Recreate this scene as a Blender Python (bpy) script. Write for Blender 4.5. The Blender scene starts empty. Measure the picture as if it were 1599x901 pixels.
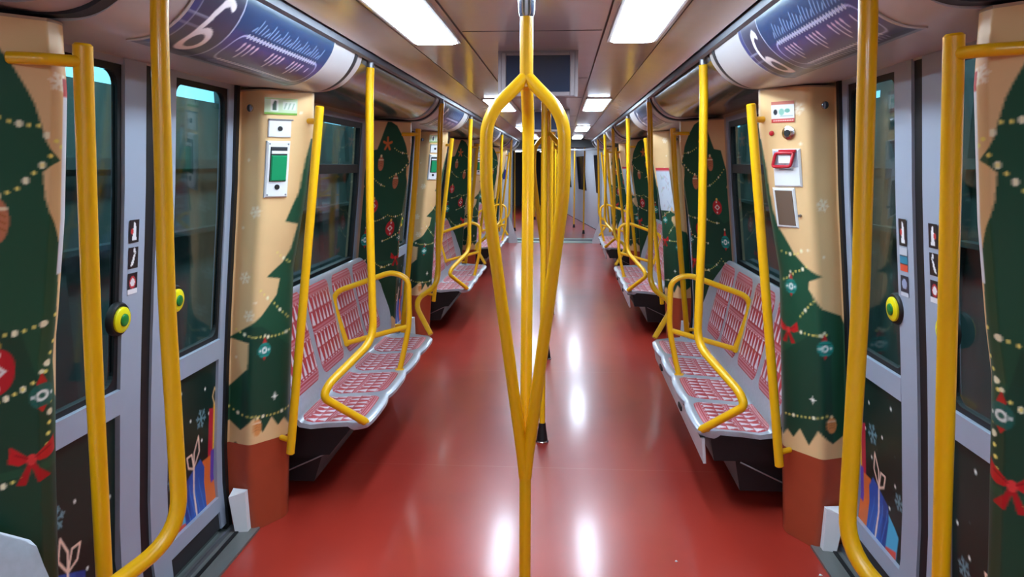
import bpy, math, random
import numpy as np
from mathutils import Vector
random.seed(4)
PI = math.pi
SC = bpy.context.scene
COL = SC.collection

# ------------------------------------------------------------------ camera model (image 1599 x 901)
F_PX = 1156.0; CX0, CY0 = 799.5, 450.5; EYE = Vector((0.13, 0.0, 1.65))
_fy = Vector((877 - CX0, CY0 - 258, -F_PX)).normalized()          # carriage axis in camera space
_up = Vector((0, -_fy.z, _fy.y)).normalized()
_xx = _fy.cross(_up)
def px_z(x, y, d):
    """height of the point seen at (x, y) when it lies d metres down the carriage"""
    r = Vector((x - CX0, CY0 - y, -F_PX))
    return EYE.z + r.dot(_up) * d / r.dot(_fy)

# ------------------------------------------------------------------ materials
def lin(c):
    return tuple((v / 255 / 12.92) if v / 255 <= 0.04045 else ((v / 255 + 0.055) / 1.055) ** 2.4 for v in c)
MATS = {}
def mat(name, rgb=None, rough=0.5, metal=0.0, bump=0.0, bscale=60, vary=0.0, coat=0.0, attr=False, emit=0, stretch=None, spec=0.5):
    if name in MATS: return MATS[name]
    m = bpy.data.materials.new(name); m.use_nodes = True
    nt = m.node_tree; b = nt.nodes['Principled BSDF']
    b.inputs['Roughness'].default_value = rough
    b.inputs['Metallic'].default_value = metal
    b.inputs['Coat Weight'].default_value = coat
    b.inputs['Specular IOR Level'].default_value = spec
    src = None
    if attr:
        a = nt.nodes.new('ShaderNodeAttribute'); a.attribute_name = 'Col'
        src = a.outputs['Color']; nt.links.new(src, b.inputs['Base Color'])
    else:
        b.inputs['Base Color'].default_value = (*lin(rgb), 1)
    tc = nt.nodes.new('ShaderNodeTexCoord')
    mp = nt.nodes.new('ShaderNodeMapping')
    if stretch: mp.inputs['Scale'].default_value = stretch
    nt.links.new(tc.outputs['Object'], mp.inputs['Vector'])
    if vary or bump:
        n = nt.nodes.new('ShaderNodeTexNoise'); n.inputs['Scale'].default_value = bscale; n.inputs['Detail'].default_value = 4
        nt.links.new(mp.outputs['Vector'], n.inputs['Vector'])
        if vary:
            mx = nt.nodes.new('ShaderNodeMix'); mx.data_type = 'RGBA'; mx.blend_type = 'MULTIPLY'
            mx.inputs['Factor'].default_value = 1
            r = nt.nodes.new('ShaderNodeMapRange'); r.inputs['To Min'].default_value = 1 - vary; r.inputs['To Max'].default_value = 1 + vary
            nt.links.new(n.outputs['Fac'], r.inputs['Value'])
            if src: nt.links.new(src, mx.inputs[6])
            else: mx.inputs[6].default_value = (*lin(rgb), 1)
            nt.links.new(r.outputs['Result'], mx.inputs[7])
            nt.links.new(mx.outputs[2], b.inputs['Base Color'])
        if bump:
            bp = nt.nodes.new('ShaderNodeBump'); bp.inputs['Strength'].default_value = bump; bp.inputs['Distance'].default_value = 0.004
            nt.links.new(n.outputs['Fac'], bp.inputs['Height']); nt.links.new(bp.outputs['Normal'], b.inputs['Normal'])
    if emit:
        b.inputs['Emission Color'].default_value = (*lin(rgb), 1); b.inputs['Emission Strength'].default_value = emit
    MATS[name] = m
    return m

YEL   = mat('yellow_paint', (240, 180, 6), 0.33, coat=0.25, vary=0.03, bscale=9)
CHROME= mat('chrome', (200, 200, 205), 0.18, 1.0)
STEEL = mat('brushed_steel', (150, 150, 156), 0.35, 0.8)
BLACK = mat('black_rubber', (14, 15, 17), 0.55)
DGREY = mat('dark_grey_plastic', (40, 42, 46), 0.5)
CEIL  = mat('ceiling_panel', (206, 200, 198), 0.2, 0.22, bump=0.12, bscale=7, vary=0.05)
CEILO = mat('ceiling_gloss_panel', (200, 194, 194), 0.2, 0.35, bump=0.25, bscale=5, stretch=(3, 1, 1), vary=0.05)
COVER = mat('grey_beige_cover', (190, 184, 184), 0.38, 0.1, vary=0.03, bscale=8)
MIRR  = mat('polished_cover', (136, 134, 136), 0.18, 0.8, bump=0.35, bscale=6, stretch=(1, 2.5, 1))
SLOT  = mat('dark_slot', (34, 36, 42), 0.5)
RAIL  = mat('rail_aluminium', (84, 86, 96), 0.45, 0.2)
FRAME = mat('door_frame_paint', (160, 172, 190), 0.38, 0.1, vary=0.03, bscale=12)
WFRAME= mat('window_frame_paint', (140, 150, 166), 0.38, 0.1, vary=0.03, bscale=12)
SHELL = mat('grey_seat_shell', (172, 180, 192), 0.3, 0.15, vary=0.12, bscale=55, coat=0.3)
WALLM = mat('wall_lining', (176, 150, 122), 0.45, vary=0.04, bscale=10)
KICK  = mat('brick_orange_kick', (162, 66, 38), 0.42, vary=0.08, bscale=14)
ART   = mat('printed_wrap', attr=True, rough=0.38, vary=0.06, bscale=8, spec=0.35)
FABR  = mat('printed_seat', attr=True, rough=0.4, vary=0.12, bscale=90)
MAPM  = mat('printed_map', attr=True, rough=0.36, vary=0.05, bscale=20)
WHITE = mat('white_plastic', (228, 230, 232), 0.35)
GREEN = mat('green_plastic', (10, 140, 88), 0.35)
BGREEN= mat('button_green', (20, 120, 50), 0.3)
BYEL  = mat('button_yellow', (238, 226, 20), 0.3)
RED   = mat('red_plastic', (190, 30, 45), 0.35)
BROWN = mat('tinted_pane', (112, 92, 78), 0.2)
UNDER = mat('underseat_black', (16, 17, 20), 0.45)
APRON = mat('pale_apron', (196, 194, 198), 0.4, vary=0.04)
PLATE = mat('aluminium_threshold', (128, 132, 130), 0.42, 0.5, vary=0.12, bscale=30, stretch=(1, .2, 1))
PALE  = mat('pale_end_panel', (196, 200, 208), 0.35, 0.05, vary=0.04)
SCREEN= mat('dark_screen', (34, 44, 62), 0.12)
BEZEL = mat('screen_bezel', (128, 116, 118), 0.4, 0.2)
TUNN  = mat('depot_wall', (84, 112, 110), 0.7, vary=0.5, bscale=3, stretch=(1, 1.6, 0.5))
TUNB  = mat('depot_beam', (70, 92, 92), 0.6, vary=0.2, bscale=5)
LIT   = mat('added_cyan_glow', (150, 225, 250), 0.5, emit=1.5)  # made-up glow for the cyan band seen through the door windows
LAMP  = mat('lamp_diffuser', (214, 236, 255), 0.5, emit=21.0)
BLUEP = mat('blue_sign', (30, 40, 140), 0.4)

# red floor: low gloss with faint streaks
def floor_mat():
    m = bpy.data.materials.new('red_floor'); m.use_nodes = True; nt = m.node_tree; b = nt.nodes['Principled BSDF']
    tc = nt.nodes.new('ShaderNodeTexCoord')
    def noise(scale, sc, det=4):
        mp = nt.nodes.new('ShaderNodeMapping'); mp.inputs['Scale'].default_value = sc
        n = nt.nodes.new('ShaderNodeTexNoise'); n.inputs['Scale'].default_value = scale; n.inputs['Detail'].default_value = det
        nt.links.new(tc.outputs['Object'], mp.inputs['Vector']); nt.links.new(mp.outputs['Vector'], n.inputs['Vector']); return n
    n1 = noise(2.2, (1, .6, 1)); n2 = noise(260, (1, 1, 1), 2); n3 = noise(5, (1, .5, 1))
    cr = nt.nodes.new('ShaderNodeValToRGB')
    cr.color_ramp.elements[0].position = .3; cr.color_ramp.elements[0].color = (*lin((164, 46, 34)), 1)
    cr.color_ramp.elements[1].position = .75; cr.color_ramp.elements[1].color = (*lin((188, 60, 46)), 1)
    nt.links.new(n1.outputs['Fac'], cr.inputs['Fac'])
    # faint vinyl joints across the carriage
    sx = nt.nodes.new('ShaderNodeSeparateXYZ'); nt.links.new(tc.outputs['Object'], sx.inputs[0])
    wv = nt.nodes.new('ShaderNodeMath'); wv.operation = 'PINGPONG'; wv.inputs[1].default_value = .97; nt.links.new(sx.outputs['Y'], wv.inputs[0])
    lt = nt.nodes.new('ShaderNodeMath'); lt.operation = 'LESS_THAN'; lt.inputs[1].default_value = .005; nt.links.new(wv.outputs[0], lt.inputs[0])
    mx = nt.nodes.new('ShaderNodeMix'); mx.data_type = 'RGBA'; mx.inputs[7].default_value = (*lin((190, 110, 100)), 1)
    ml = nt.nodes.new('ShaderNodeMath'); ml.operation = 'MULTIPLY'; ml.inputs[1].default_value = .3; nt.links.new(lt.outputs[0], ml.inputs[0])
    nt.links.new(ml.outputs[0], mx.inputs[0]); nt.links.new(cr.outputs['Color'], mx.inputs[6]); nt.links.new(mx.outputs[2], b.inputs['Base Color'])
    r = nt.nodes.new('ShaderNodeMapRange'); r.inputs['To Min'].default_value = .28; r.inputs['To Max'].default_value = .31; b.inputs['Specular IOR Level'].default_value = .6; b.inputs['Coat Weight'].default_value = .4; b.inputs['Coat Roughness'].default_value = .14
    nt.links.new(n3.outputs['Fac'], r.inputs['Value']); nt.links.new(r.outputs['Result'], b.inputs['Roughness'])
    bp = nt.nodes.new('ShaderNodeBump'); bp.inputs['Strength'].default_value = .06; bp.inputs['Distance'].default_value = .001
    nt.nodes.remove(bp)
    return m
FLOOR = floor_mat()

def glass_mat(name, tint, refl=0.1):
    m = bpy.data.materials.new(name); m.use_nodes = True; nt = m.node_tree
    out = nt.nodes['Material Output']; nt.nodes.remove(nt.nodes['Principled BSDF'])
    t = nt.nodes.new('ShaderNodeBsdfTransparent'); t.inputs['Color'].default_value = (*lin(tint), 1)
    g = nt.nodes.new('ShaderNodeBsdfGlossy'); g.inputs['Roughness'].default_value = .04
    fr = nt.nodes.new('ShaderNodeLayerWeight'); fr.inputs['Blend'].default_value = .5
    pw = nt.nodes.new('ShaderNodeMath'); pw.operation = 'POWER'; pw.inputs[1].default_value = 4.0; nt.links.new(fr.outputs['Facing'], pw.inputs[0])
    ad = nt.nodes.new('ShaderNodeMath'); ad.operation = 'MULTIPLY_ADD'; ad.inputs[1].default_value = .55; ad.inputs[2].default_value = refl
    mx = nt.nodes.new('ShaderNodeMixShader')
    nt.links.new(pw.outputs[0], ad.inputs[0]); nt.links.new(ad.outputs[0], mx.inputs[0])
    nt.links.new(t.outputs[0], mx.inputs[1]); nt.links.new(g.outputs[0], mx.inputs[2]); nt.links.new(mx.outputs[0], out.inputs[0])
    return m
GLASS = glass_mat('tinted_glass', (205, 222, 226), .04)

# ------------------------------------------------------------------ objects
def tag(o, label=None, cat=None, group=None, kind=None):
    if label: o['label'] = label
    if cat: o['category'] = cat
    if group: o['group'] = group
    if kind: o['kind'] = kind
    return o
def thing(name, label, cat, loc=(0, 0, 0), group=None, kind=None):
    o = bpy.data.objects.new(name, None); COL.objects.link(o); o.location = loc
    o.empty_display_size = .1
    o['_o'] = 1; del o['_o']
    return tag(o, label, cat, group, kind)
def world_loc(o):
    v = Vector((0, 0, 0))
    while o is not None: v += o.location; o = o.parent
    return v
def copy_tree(o, parent=None, dy=None, label=None):
    c = o.copy(); COL.objects.link(c); c.parent = parent
    if dy is not None: c.location = o.location + Vector((0, dy, 0))
    if label: c['label'] = label
    for ch in list(o.children): copy_tree(ch, c)
    return c

class MB:
    """collects simple shapes into one mesh; s=-1 mirrors left/right"""
    def __init__(self, s=1): self.v = []; self.f = []; self.s = s; self.sm = []
    def add(self, vs, fs, smooth=False):
        n = len(self.v); self.v += [tuple(p) for p in vs]
        self.f += [tuple(i + n for i in f) for f in fs]; self.sm += [smooth] * len(fs)
        return self
    def box(self, x0, x1, y0, y1, z0, z1):
        return self.add([(x, y, z) for x in (x0, x1) for y in (y0, y1) for z in (z0, z1)],
                 [(0, 1, 3, 2), (4, 6, 7, 5), (0, 4, 5, 1), (2, 3, 7, 6), (0, 2, 6, 4), (1, 5, 7, 3)])
    def fbox(self, o, t, u, n, a0, a1, b0, b1, c0, c1, chamfer=0.0):
        """box in the frame (o; t,u,n); chamfer bevels the front rim"""
        o, t, u, n = map(Vector, (o, t, u, n)); k = chamfer
        P = lambda a, b, c: o + t * a + u * b + n * c
        vs = [P(a0, b0, c0), P(a1, b0, c0), P(a1, b1, c0), P(a0, b1, c0),
              P(a0, b0, c1 - k), P(a1, b0, c1 - k), P(a1, b1, c1 - k), P(a0, b1, c1 - k),
              P(a0 + k, b0 + k, c1), P(a1 - k, b0 + k, c1), P(a1 - k, b1 - k, c1), P(a0 + k, b1 - k, c1)]
        fs = [(3, 2, 1, 0), (8, 9, 10, 11)]
        for i in range(4):
            j = (i + 1) % 4
            fs += [(i, j, j + 4, i + 4), (i + 4, j + 4, j + 8, i + 8)]
        return self.add(vs, fs)
    def disc(self, o, n, r, h, seg=20, r2=None, dome=0):
        n = Vector(n).normalized(); a = n.orthogonal().normalized(); b = n.cross(a); o = Vector(o)
        rings = [(r, 0), (r, h * .7), ((r2 or r) * .92, h)]
        if dome: rings += [((r2 or r) * .5, h + dome * .8)]
        vs = []
        for rr, hh in rings:
            vs += [o + n * hh + (a * math.cos(2 * PI * i / seg) + b * math.sin(2 * PI * i / seg)) * rr for i in range(seg)]
        vs.append(o + n * (h + dome)); fs = []
        for k in range(len(rings) - 1):
            for i in range(seg):
                j = (i + 1) % seg; fs.append((k * seg + i, k * seg + j, (k + 1) * seg + j, (k + 1) * seg + i))
        k = len(rings) - 1
        fs += [(k * seg + i, k * seg + (i + 1) % seg, len(vs) - 1) for i in range(seg)]
        fs.append(tuple(reversed(range(seg))))
        return self.add(vs, fs, True)
    def lathe(self, c, prof, seg=24):
        vs = []; fs = []
        for r, z in prof: vs += [(c[0] + r * math.cos(2 * PI * i / seg), c[1] + r * math.sin(2 * PI * i / seg), z) for i in range(seg)]
        for k in range(len(prof) - 1):
            for i in range(seg):
                j = (i + 1) % seg; fs.append((k * seg + i, k * seg + j, (k + 1) * seg + j, (k + 1) * seg + i))
        fs.append(tuple(reversed(range(seg)))); fs.append(tuple(range((len(prof) - 1) * seg, len(prof) * seg)))
        return self.add(vs, fs, True)
    def tube(self, pts, r, bend=0.06, seg=14, radii=None):
        P = [Vector(p) for p in pts]; path = [P[0]]
        for i in range(1, len(P) - 1):
            a, b, c = P[i - 1], P[i], P[i + 1]
            d = min(bend, (a - b).length * .49, (c - b).length * .49)
            s = b + (a - b).normalized() * d; e = b + (c - b).normalized() * d
            for k in range(9):
                t = k / 8; path.append(s * (1 - t) ** 2 + b * 2 * t * (1 - t) + e * t * t)
        path.append(P[-1])
        # parallel transport
        T = [(path[min(i + 1, len(path) - 1)] - path[max(i - 1, 0)]).normalized() for i in range(len(path))]
        nrm = T[0].orthogonal().normalized(); vs = []; fs = []
        def ring(c, t, rr):
            b = t.cross(nrm).normalized()
            vs.extend([c + (nrm * math.cos(2 * PI * i / seg) + b * math.sin(2 * PI * i / seg)) * rr for i in range(seg)])
        rings = 0
        cap = r * .25
        ring(path[0] - T[0] * 0, T[0], r - cap); rings += 1
        for i, c in enumerate(path):
            nrm = (nrm - T[i] * nrm.dot(T[i])).normalized()
            off = Vector((0, 0, 0))
            if i == 0: off = T[0] * cap
            if i == len(path) - 1: off = -T[-1] * cap
            ring(c + off, T[i], r); rings += 1
        ring(path[-1], T[-1], r - cap); rings += 1
        for k in range(rings - 1):
            for i in range(seg):
                j = (i + 1) % seg; fs.append((k * seg + i, k * seg + j, (k + 1) * seg + j, (k + 1) * seg + i))
        fs.append(tuple(reversed(range(seg)))); fs.append(tuple(range((rings - 1) * seg, rings * seg)))
        return self.add(vs, fs, True)
    def extrude(self, prof, y0, y1, smooth=True, closed=False, steps=1):
        """(x,z) profile swept down the carriage"""
        n = len(prof); vs = []; fs = []
        for k in range(steps + 1):
            y = y0 + (y1 - y0) * k / steps; vs += [(x, y, z) for x, z in prof]
        m = n if closed else n - 1
        for k in range(steps):
            for i in range(m):
                j = (i + 1) % n; fs.append((k * n + i, k * n + j, (k + 1) * n + j, (k + 1) * n + i))
        self.add(vs, fs, smooth)
        if closed:
            self.add([(x, y0, z) for x, z in prof], [tuple(range(n))]); self.add([(x, y1, z) for x, z in prof], [tuple(reversed(range(n)))])
        return self
    def strip(self, prof, y0, y1, th=0.012, smooth=True):
        """open profile given thickness th away from the aisle/upwards (so no paper-thin shells)"""
        P = [Vector((x, z)) for x, z in prof]; off = []
        for i, p in enumerate(P):
            t = (P[min(i + 1, len(P) - 1)] - P[max(i - 1, 0)]).normalized(); nn = Vector((-t.y, t.x))
            off.append(p + nn * th)
        return self.extrude([tuple(p) for p in P] + [tuple(p) for p in reversed(off)], y0, y1, smooth, True)
    def build(self, name, m, parent=None, smooth_angle=None):
        me = bpy.data.meshes.new(name); w = world_loc(parent) if parent else Vector((0, 0, 0)); s = self.s
        me.from_pydata([(p[0] * s - w.x, p[1] - w.y, p[2] - w.z) for p in self.v], [], self.f)
        me.materials.append(m)
        import bmesh
        bm = bmesh.new(); bm.from_mesh(me); bmesh.ops.recalc_face_normals(bm, faces=bm.faces)
        for e in bm.edges:
            if len(e.link_faces) == 2 and e.calc_face_angle(0) > .75: e.smooth = False
        bm.to_mesh(me); bm.free()
        for p, sm in zip(me.polygons, self.sm): p.use_smooth = sm
        o = bpy.data.objects.new(name, me); COL.objects.link(o); o.parent = parent
        return o

def grid_obj(name, X, Y, Z, colors, m, parent=None, s=1, closed_u=False, flip=False):
    """X,Y,Z arrays (nu,nv); colors (nu*nv,3) linear or None"""
    nu, nv = X.shape; w = world_loc(parent) if parent else Vector((0, 0, 0))
    V = np.stack([X * s - w.x, Y - w.y, Z - w.z], -1).reshape(-1, 3)
    i, j = np.meshgrid(np.arange(nu if closed_u else nu - 1), np.arange(nv - 1), indexing='ij')
    i2 = (i + 1) % nu
    Fc = np.stack([i * nv + j, i2 * nv + j, i2 * nv + j + 1, i * nv + j + 1], -1).reshape(-1, 4)
    if (s < 0) != flip: Fc = Fc[:, ::-1]
    me = bpy.data.meshes.new(name); me.from_pydata(V.tolist(), [], Fc.tolist()); me.materials.append(m)
    if colors is not None:
        at = me.color_attributes.new('Col', 'FLOAT_COLOR', 'POINT')
        at.data.foreach_set('color', np.concatenate([colors, np.ones((len(colors), 1))], 1).astype(np.float32).ravel())
    me.polygons.foreach_set('use_smooth', [True] * len(me.polygons)); me.update()
    o = bpy.data.objects.new(name, me); COL.objects.link(o); o.parent = parent
    return o

# ------------------------------------------------------------------ painting the printed wraps (colours of the print itself)
class Cv:
    def __init__(s, A, B, base):
        s.A = A.ravel(); s.B = B.ravel(); s.C = np.tile(np.array(lin(base)), (s.A.size, 1))
    def put(s, m, c): s.C[m] = lin(c)
    def poly(s, pts, c):
        A, B = s.A, s.B; m = np.zeros(A.size, bool); n = len(pts)
        for i in range(n):
            x0, y0 = pts[i]; x1, y1 = pts[(i + 1) % n]
            if y0 == y1: continue
            cr = ((y0 > B) != (y1 > B)) & (A < (x1 - x0) * (B - y0) / (y1 - y0) + x0); m ^= cr
        s.put(m, c)
    def disc(s, a, b, r, c, ry=None): s.put(((s.A - a) / r) ** 2 + ((s.B - b) / (ry or r)) ** 2 < 1, c)
    def line(s, pts, w, c):
        m = np.zeros(s.A.size, bool)
        for (x0, y0), (x1, y1) in zip(pts, pts[1:]):
            dx, dy = x1 - x0, y1 - y0; L = dx * dx + dy * dy + 1e-12
            t = np.clip(((s.A - x0) * dx + (s.B - y0) * dy) / L, 0, 1)
            m |= (s.A - x0 - t * dx) ** 2 + (s.B - y0 - t * dy) ** 2 < (w / 2) ** 2
        s.put(m, c)
    def garland(s, pts, step=.022, r=.0048, sag=.02, c=(240, 225, 120)):
        for (x0, y0), (x1, y1) in zip(pts, pts[1:]):
            n = max(2, int(math.hypot(x1 - x0, y1 - y0) / step))
            for i in range(n + 1):
                t = i / n; rr = r * (1.7 if i % 5 == 2 else 1)
                s.disc(x0 + (x1 - x0) * t, y0 + (y1 - y0) * t - sag * 4 * t * (1 - t), rr, c if i % 5 != 2 else (245, 240, 205))
    def flake(s, a, b, r, c, w=.005):
        for k in range(3):
            t = k * PI / 3 + .2; dx, dy = math.cos(t) * r, math.sin(t) * r
            s.line([(a - dx, b - dy), (a + dx, b + dy)], w, c)
            for q in (-1, 1):
                for e in (-.5, .5):
                    p = (a + q * dx * .55, b + q * dy * .55)
                    s.line([p, (p[0] + math.cos(t + e * 1.6 + (PI if q < 0 else 0)) * r * .35, p[1] + math.sin(t + e * 1.6 + (PI if q < 0 else 0)) * r * .35)], w * .8, c)
    def spark(s, a, b, r):
        for k in range(4):
            t = k * PI / 4; q = r if k % 2 == 0 else r * .6
            s.line([(a - math.cos(t) * q, b - math.sin(t) * q), (a + math.cos(t) * q, b + math.sin(t) * q)], .003, (250, 250, 235))
        s.disc(a, b, r * .3, (255, 255, 250))
    def bauble(s, a, b, r, c=(28, 140, 130), red=(190, 40, 40)):
        s.poly([(a - r * .35, b + r * .8), (a + r * .35, b + r * .8), (a, b + r * 1.7)], red)
        s.disc(a, b + r * 1.75, r * .16, (240, 235, 200))
        s.disc(a, b, r, c, r * .9)
        s.poly([(a - r * .25, b - r * .8), (a + r * .25, b - r * .8), (a, b - r * 1.25)], red)
        s.disc(a, b, r * .4, (230, 240, 235)); s.disc(a, b, r * .2, c)
        for q in (-.68, .68): s.disc(a + r * q, b, r * .14, (230, 240, 235))
        s.line([(a - r * .75, b + r * .48), (a + r * .75, b + r * .48)], r * .12, (15, 95, 90))
        s.line([(a - r * .75, b - r * .48), (a + r * .75, b - r * .48)], r * .12, (15, 95, 90))
    def redball(s, a, b, r):
        s.disc(a, b, r, (190, 36, 44)); s.disc(a, b + r * 1.1, r * .2, (230, 190, 80))
        s.poly([(a - r * .6, b), (a, b + r * .42), (a + r * .6, b), (a, b - r * .42)], (235, 225, 220))
        s.poly([(a - r * .34, b), (a, b + r * .24), (a + r * .34, b), (a, b - r * .24)], (190, 36, 44))
        s.disc(a - r * .1, b + r * .72, r * .13, (240, 235, 230)); s.disc(a - r * .1, b - r * .72, r * .13, (240, 235, 230))
    def cone(s, a, b, r, c=(222, 150, 86)):
        s.disc(a, b, r * .62, c, r); s.disc(a, b + r * 1.1, r * .2, (240, 225, 170))
        s.line([(a - r * .5, b + r * .55), (a + r * .5, b + r * .55)], r * .14, (245, 225, 190))
        for k in (-.3, .0, .3):
            s.line([(a - r * .45, b + r * (k - .1)), (a, b + r * (k + .1)), (a + r * .45, b + r * (k - .1))], r * .08, (170, 96, 50))
    def bow(s, a, b, r, c=(200, 36, 40)):
        s.poly([(a, b), (a - r, b + r * .75), (a - r * 1.1, b + r * .05), (a - r * .6, b - r * .15)], c)
        s.poly([(a, b), (a + r, b + r * .75), (a + r * 1.1, b + r * .05), (a + r * .6, b - r * .15)], c)
        s.poly([(a, b + .1 * r), (a - r * .75, b - r * .95), (a - r * .3, b - r * 1.05), (a + r * .05, b - .2 * r)], (176, 28, 34))
        s.poly([(a, b + .1 * r), (a + r * .75, b - r * .95), (a + r * .3, b - r * 1.05), (a - r * .05, b - .2 * r)], (176, 28, 34))
        s.disc(a, b, r * .24, (222, 60, 60))
        s.line([(a - r * .75, b + r * .35), (a - r * .2, b + r * .08)], r * .07, (150, 20, 28))
        s.line([(a + r * .75, b + r * .35), (a + r * .2, b + r * .08)], r * .07, (150, 20, 28))

def aa(fn, A, B, k=3):
    """paint with supersampling so that print edges are clean"""
    da = np.gradient(A, axis=0) + 0 * A; db = np.gradient(B, axis=1) + 0 * B; out = 0
    for i in range(k):
        for j in range(k): out = out + fn(A + da * ((i + .5) / k - .5) * 1.15, B + db * ((j + .5) / k - .5) * 1.15)
    return out / (k * k)
BEIGE = (228, 190, 138); TREE = (32, 80, 58); TREE2 = (26, 66, 50); SNOW = (246, 232, 206)

# ------------------------------------------------------------------ carriage section
BAY = 3.88; D0 = 2.43
XW = ([0, .3, .9, 1.3, 1.5, 2.0, 2.3], [1.375, 1.385, 1.33, 1.285, 1.26, 1.215, 1.19])
def xw(z): return float(np.interp(z, *XW))
XI = ([0, .35, .66, 1.19, 1.53, 1.81, 1.97], [1.165, 1.14, 1.12, 1.08, 1.005, .958, .948])
def xin(z): return float(np.interp(z, *XI))
DOORS = [D0 + BAY * k for k in range(4)]
YEND = 15.95; YBACK = -1.7
SIDE = {-1: 'left', 1: 'right'}
BAYW = ['nearest', 'second', 'third', 'farthest']

# ---- floor, ceiling
tag(MB().box(-1.40, 1.40, YBACK, YEND, -.06, 0).build('floor', FLOOR), kind='structure')
cb = MB()
cb.box(-.295, .295, YBACK, YEND, 2.20, 2.24)
ceil = cb.build('ceiling', CEIL); tag(ceil, kind='structure')
for s in (-1, 1):
    MB(s).strip([(.303, 2.198), (.56, 2.196)], YBACK, YEND, .03, False).build('inner_ceiling_panel', CEIL, ceil)
    MB(s).strip([(.566, 2.197), (.62, 2.187), (.70, 2.165), (.725, 2.15)], YBACK, YEND, .02).build('outer_ceiling_panel', CEILO, ceil)
    MB(s).box(.293, .305, YBACK, YEND, 2.205, 2.245).build('panel_seam', BLACK, ceil)
MB().box(-1.42, 1.42, YBACK, YEND, 2.29, 2.33).build('roof_lining', DGREY, ceil)
# transverse seams on the centre panel
for yy in (1.9, 3.2, 4.9, 6.3, 8.6, 10.9, 13.2):
    MB().box(-.29, .29, yy, yy + .006, 2.1985, 2.21).build('panel_joint', DGREY, ceil)

# ---- walls (panels between door openings and around windows)
DOPEN = .66           # half opening
WY0, WY1 = 1.34, 2.60 # window span after the door centre
WZ0, WZ1 = .99, 1.93
def wall_prof(z0, z1, n=6, dx=0.0):
    return [(xw(z0 + (z1 - z0) * i / n) + dx, z0 + (z1 - z0) * i / n) for i in range(n + 1)]
for s in (-1, 1):
    wr = thing('wall_' + SIDE[s], None, None, kind='structure')
    for k in range(-1, 4):
        a = D0 + BAY * k + DOPEN; b = a + BAY - 2 * DOPEN
        a2 = max(a, YBACK); b2 = min(b, YEND)
        w0, w1 = D0 + BAY * k + WY0, D0 + BAY * k + WY1
        def panel(y0, y1, z0, z1):
            if y1 - y0 > .01: MB(s).strip([(x, z) for x, z in reversed(wall_prof(z0, z1))], y0, y1, .05).build('wall_panel', WALLM, wr)
        if k == 3: panel(a2, b2, 0, 2.28); continue
        panel(a2, b2, 0, WZ0); panel(a2, b2, WZ1, 2.28); panel(a2, w0, WZ0, WZ1); panel(w1, b2, WZ0, WZ1)
    for k in range(4):
        MB(s).strip([(x, z) for x, z in reversed(wall_prof(1.97, 2.28))], DOORS[k] - DOPEN, DOORS[k] + DOPEN, .05).build('header_panel', COVER, wr)

tag(MB().box(-1.45, 1.45, YBACK - .06, YBACK, 0, 2.3).build('wall_back', COVER), kind='structure')

# ---- slot and rail above the covers, on each side
for s in (-1, 1):
    tr = thing('trim_rail_' + SIDE[s], None, None, kind='structure')
    MB(s).box(.722, .765, YBACK, YEND, 2.19, 2.22).build('slot_channel', SLOT, tr)
    MB(s).strip([(.738, 2.155), (.738, 2.125), (.752, 2.118), (.762, 2.14)], YBACK, YEND, .012).build('rail', RAIL, tr)

# ---- covers above doors (matt) and above benches (polished)
CP_D = [(.752, 2.15), (.757, 2.11), (.775, 2.07), (.81, 2.025), (.855, 1.99), (.905, 1.968), (.96, 1.962), (1.06, 1.966), (1.14, 1.97), (1.232, 1.978)]
CP_B = [(.762, 2.148), (.775, 2.10), (.80, 2.062), (.84, 2.022), (.885, 1.995), (.94, 1.98), (1.00, 1.978), (1.08, 1.985), (1.218, 1.985)]
def bez(prof, n=3):
    """Catmull-Rom refinement of a profile"""
    out = []; P = [prof[0]] + list(prof) + [prof[-1]]
    for i in range(1, len(P) - 2):
        for k in range(n):
            t = k / n
            out.append(tuple(.5 * (2 * P[i][c] + (P[i + 1][c] - P[i - 1][c]) * t + (2 * P[i - 1][c] - 5 * P[i][c] + 4 * P[i + 1][c] - P[i + 2][c]) * t * t
                        + (-P[i - 1][c] + 3 * P[i][c] - 3 * P[i + 1][c] + P[i + 2][c]) * t ** 3) for c in (0, 1)))
    out.append(tuple(prof[-1])); return out
n = 0
for s in (-1, 1):
    for k in range(4):
        n += 1
        o = thing('trim_%d' % n, None, None, (0, DOORS[k], 2), kind='structure')
        MB(s).strip(bez(CP_D), DOORS[k] - .80, DOORS[k] + .80, .015).build('door_cover', COVER, o)
        MB(s).strip([(x * .988 + .004, z + .006) for x, z in bez(CP_D)], DOORS[k] + .80, DOORS[k] + .84, .02).build('end_lip', SLOT, o)
        MB(s).strip([(x * .988 + .004, z + .006) for x, z in bez(CP_D)], DOORS[k] - .84, DOORS[k] - .80, .02).build('end_lip', SLOT, o)
    for k in range(-1, 4):
        n += 1
        y0 = max(DOORS[0] + BAY * k + .84, YBACK); y1 = min(DOORS[0] + BAY * (k + 1) - .84, YEND)
        o = thing('trim_%d' % n, None, None, (0, y0, 2), kind='structure')
        MB(s).strip(bez(CP_B), y0 + .10, y1 - .10, .012).build('bench_cover', MIRR, o)
        for ya in ((y0, y0 + .095), (y1 - .095, y1)):
            MB(s).strip([(x * .992, z - .004) for x, z in bez(CP_B)], ya[0], ya[1], .014).build('cover_end_band', COVER, o)

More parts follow.
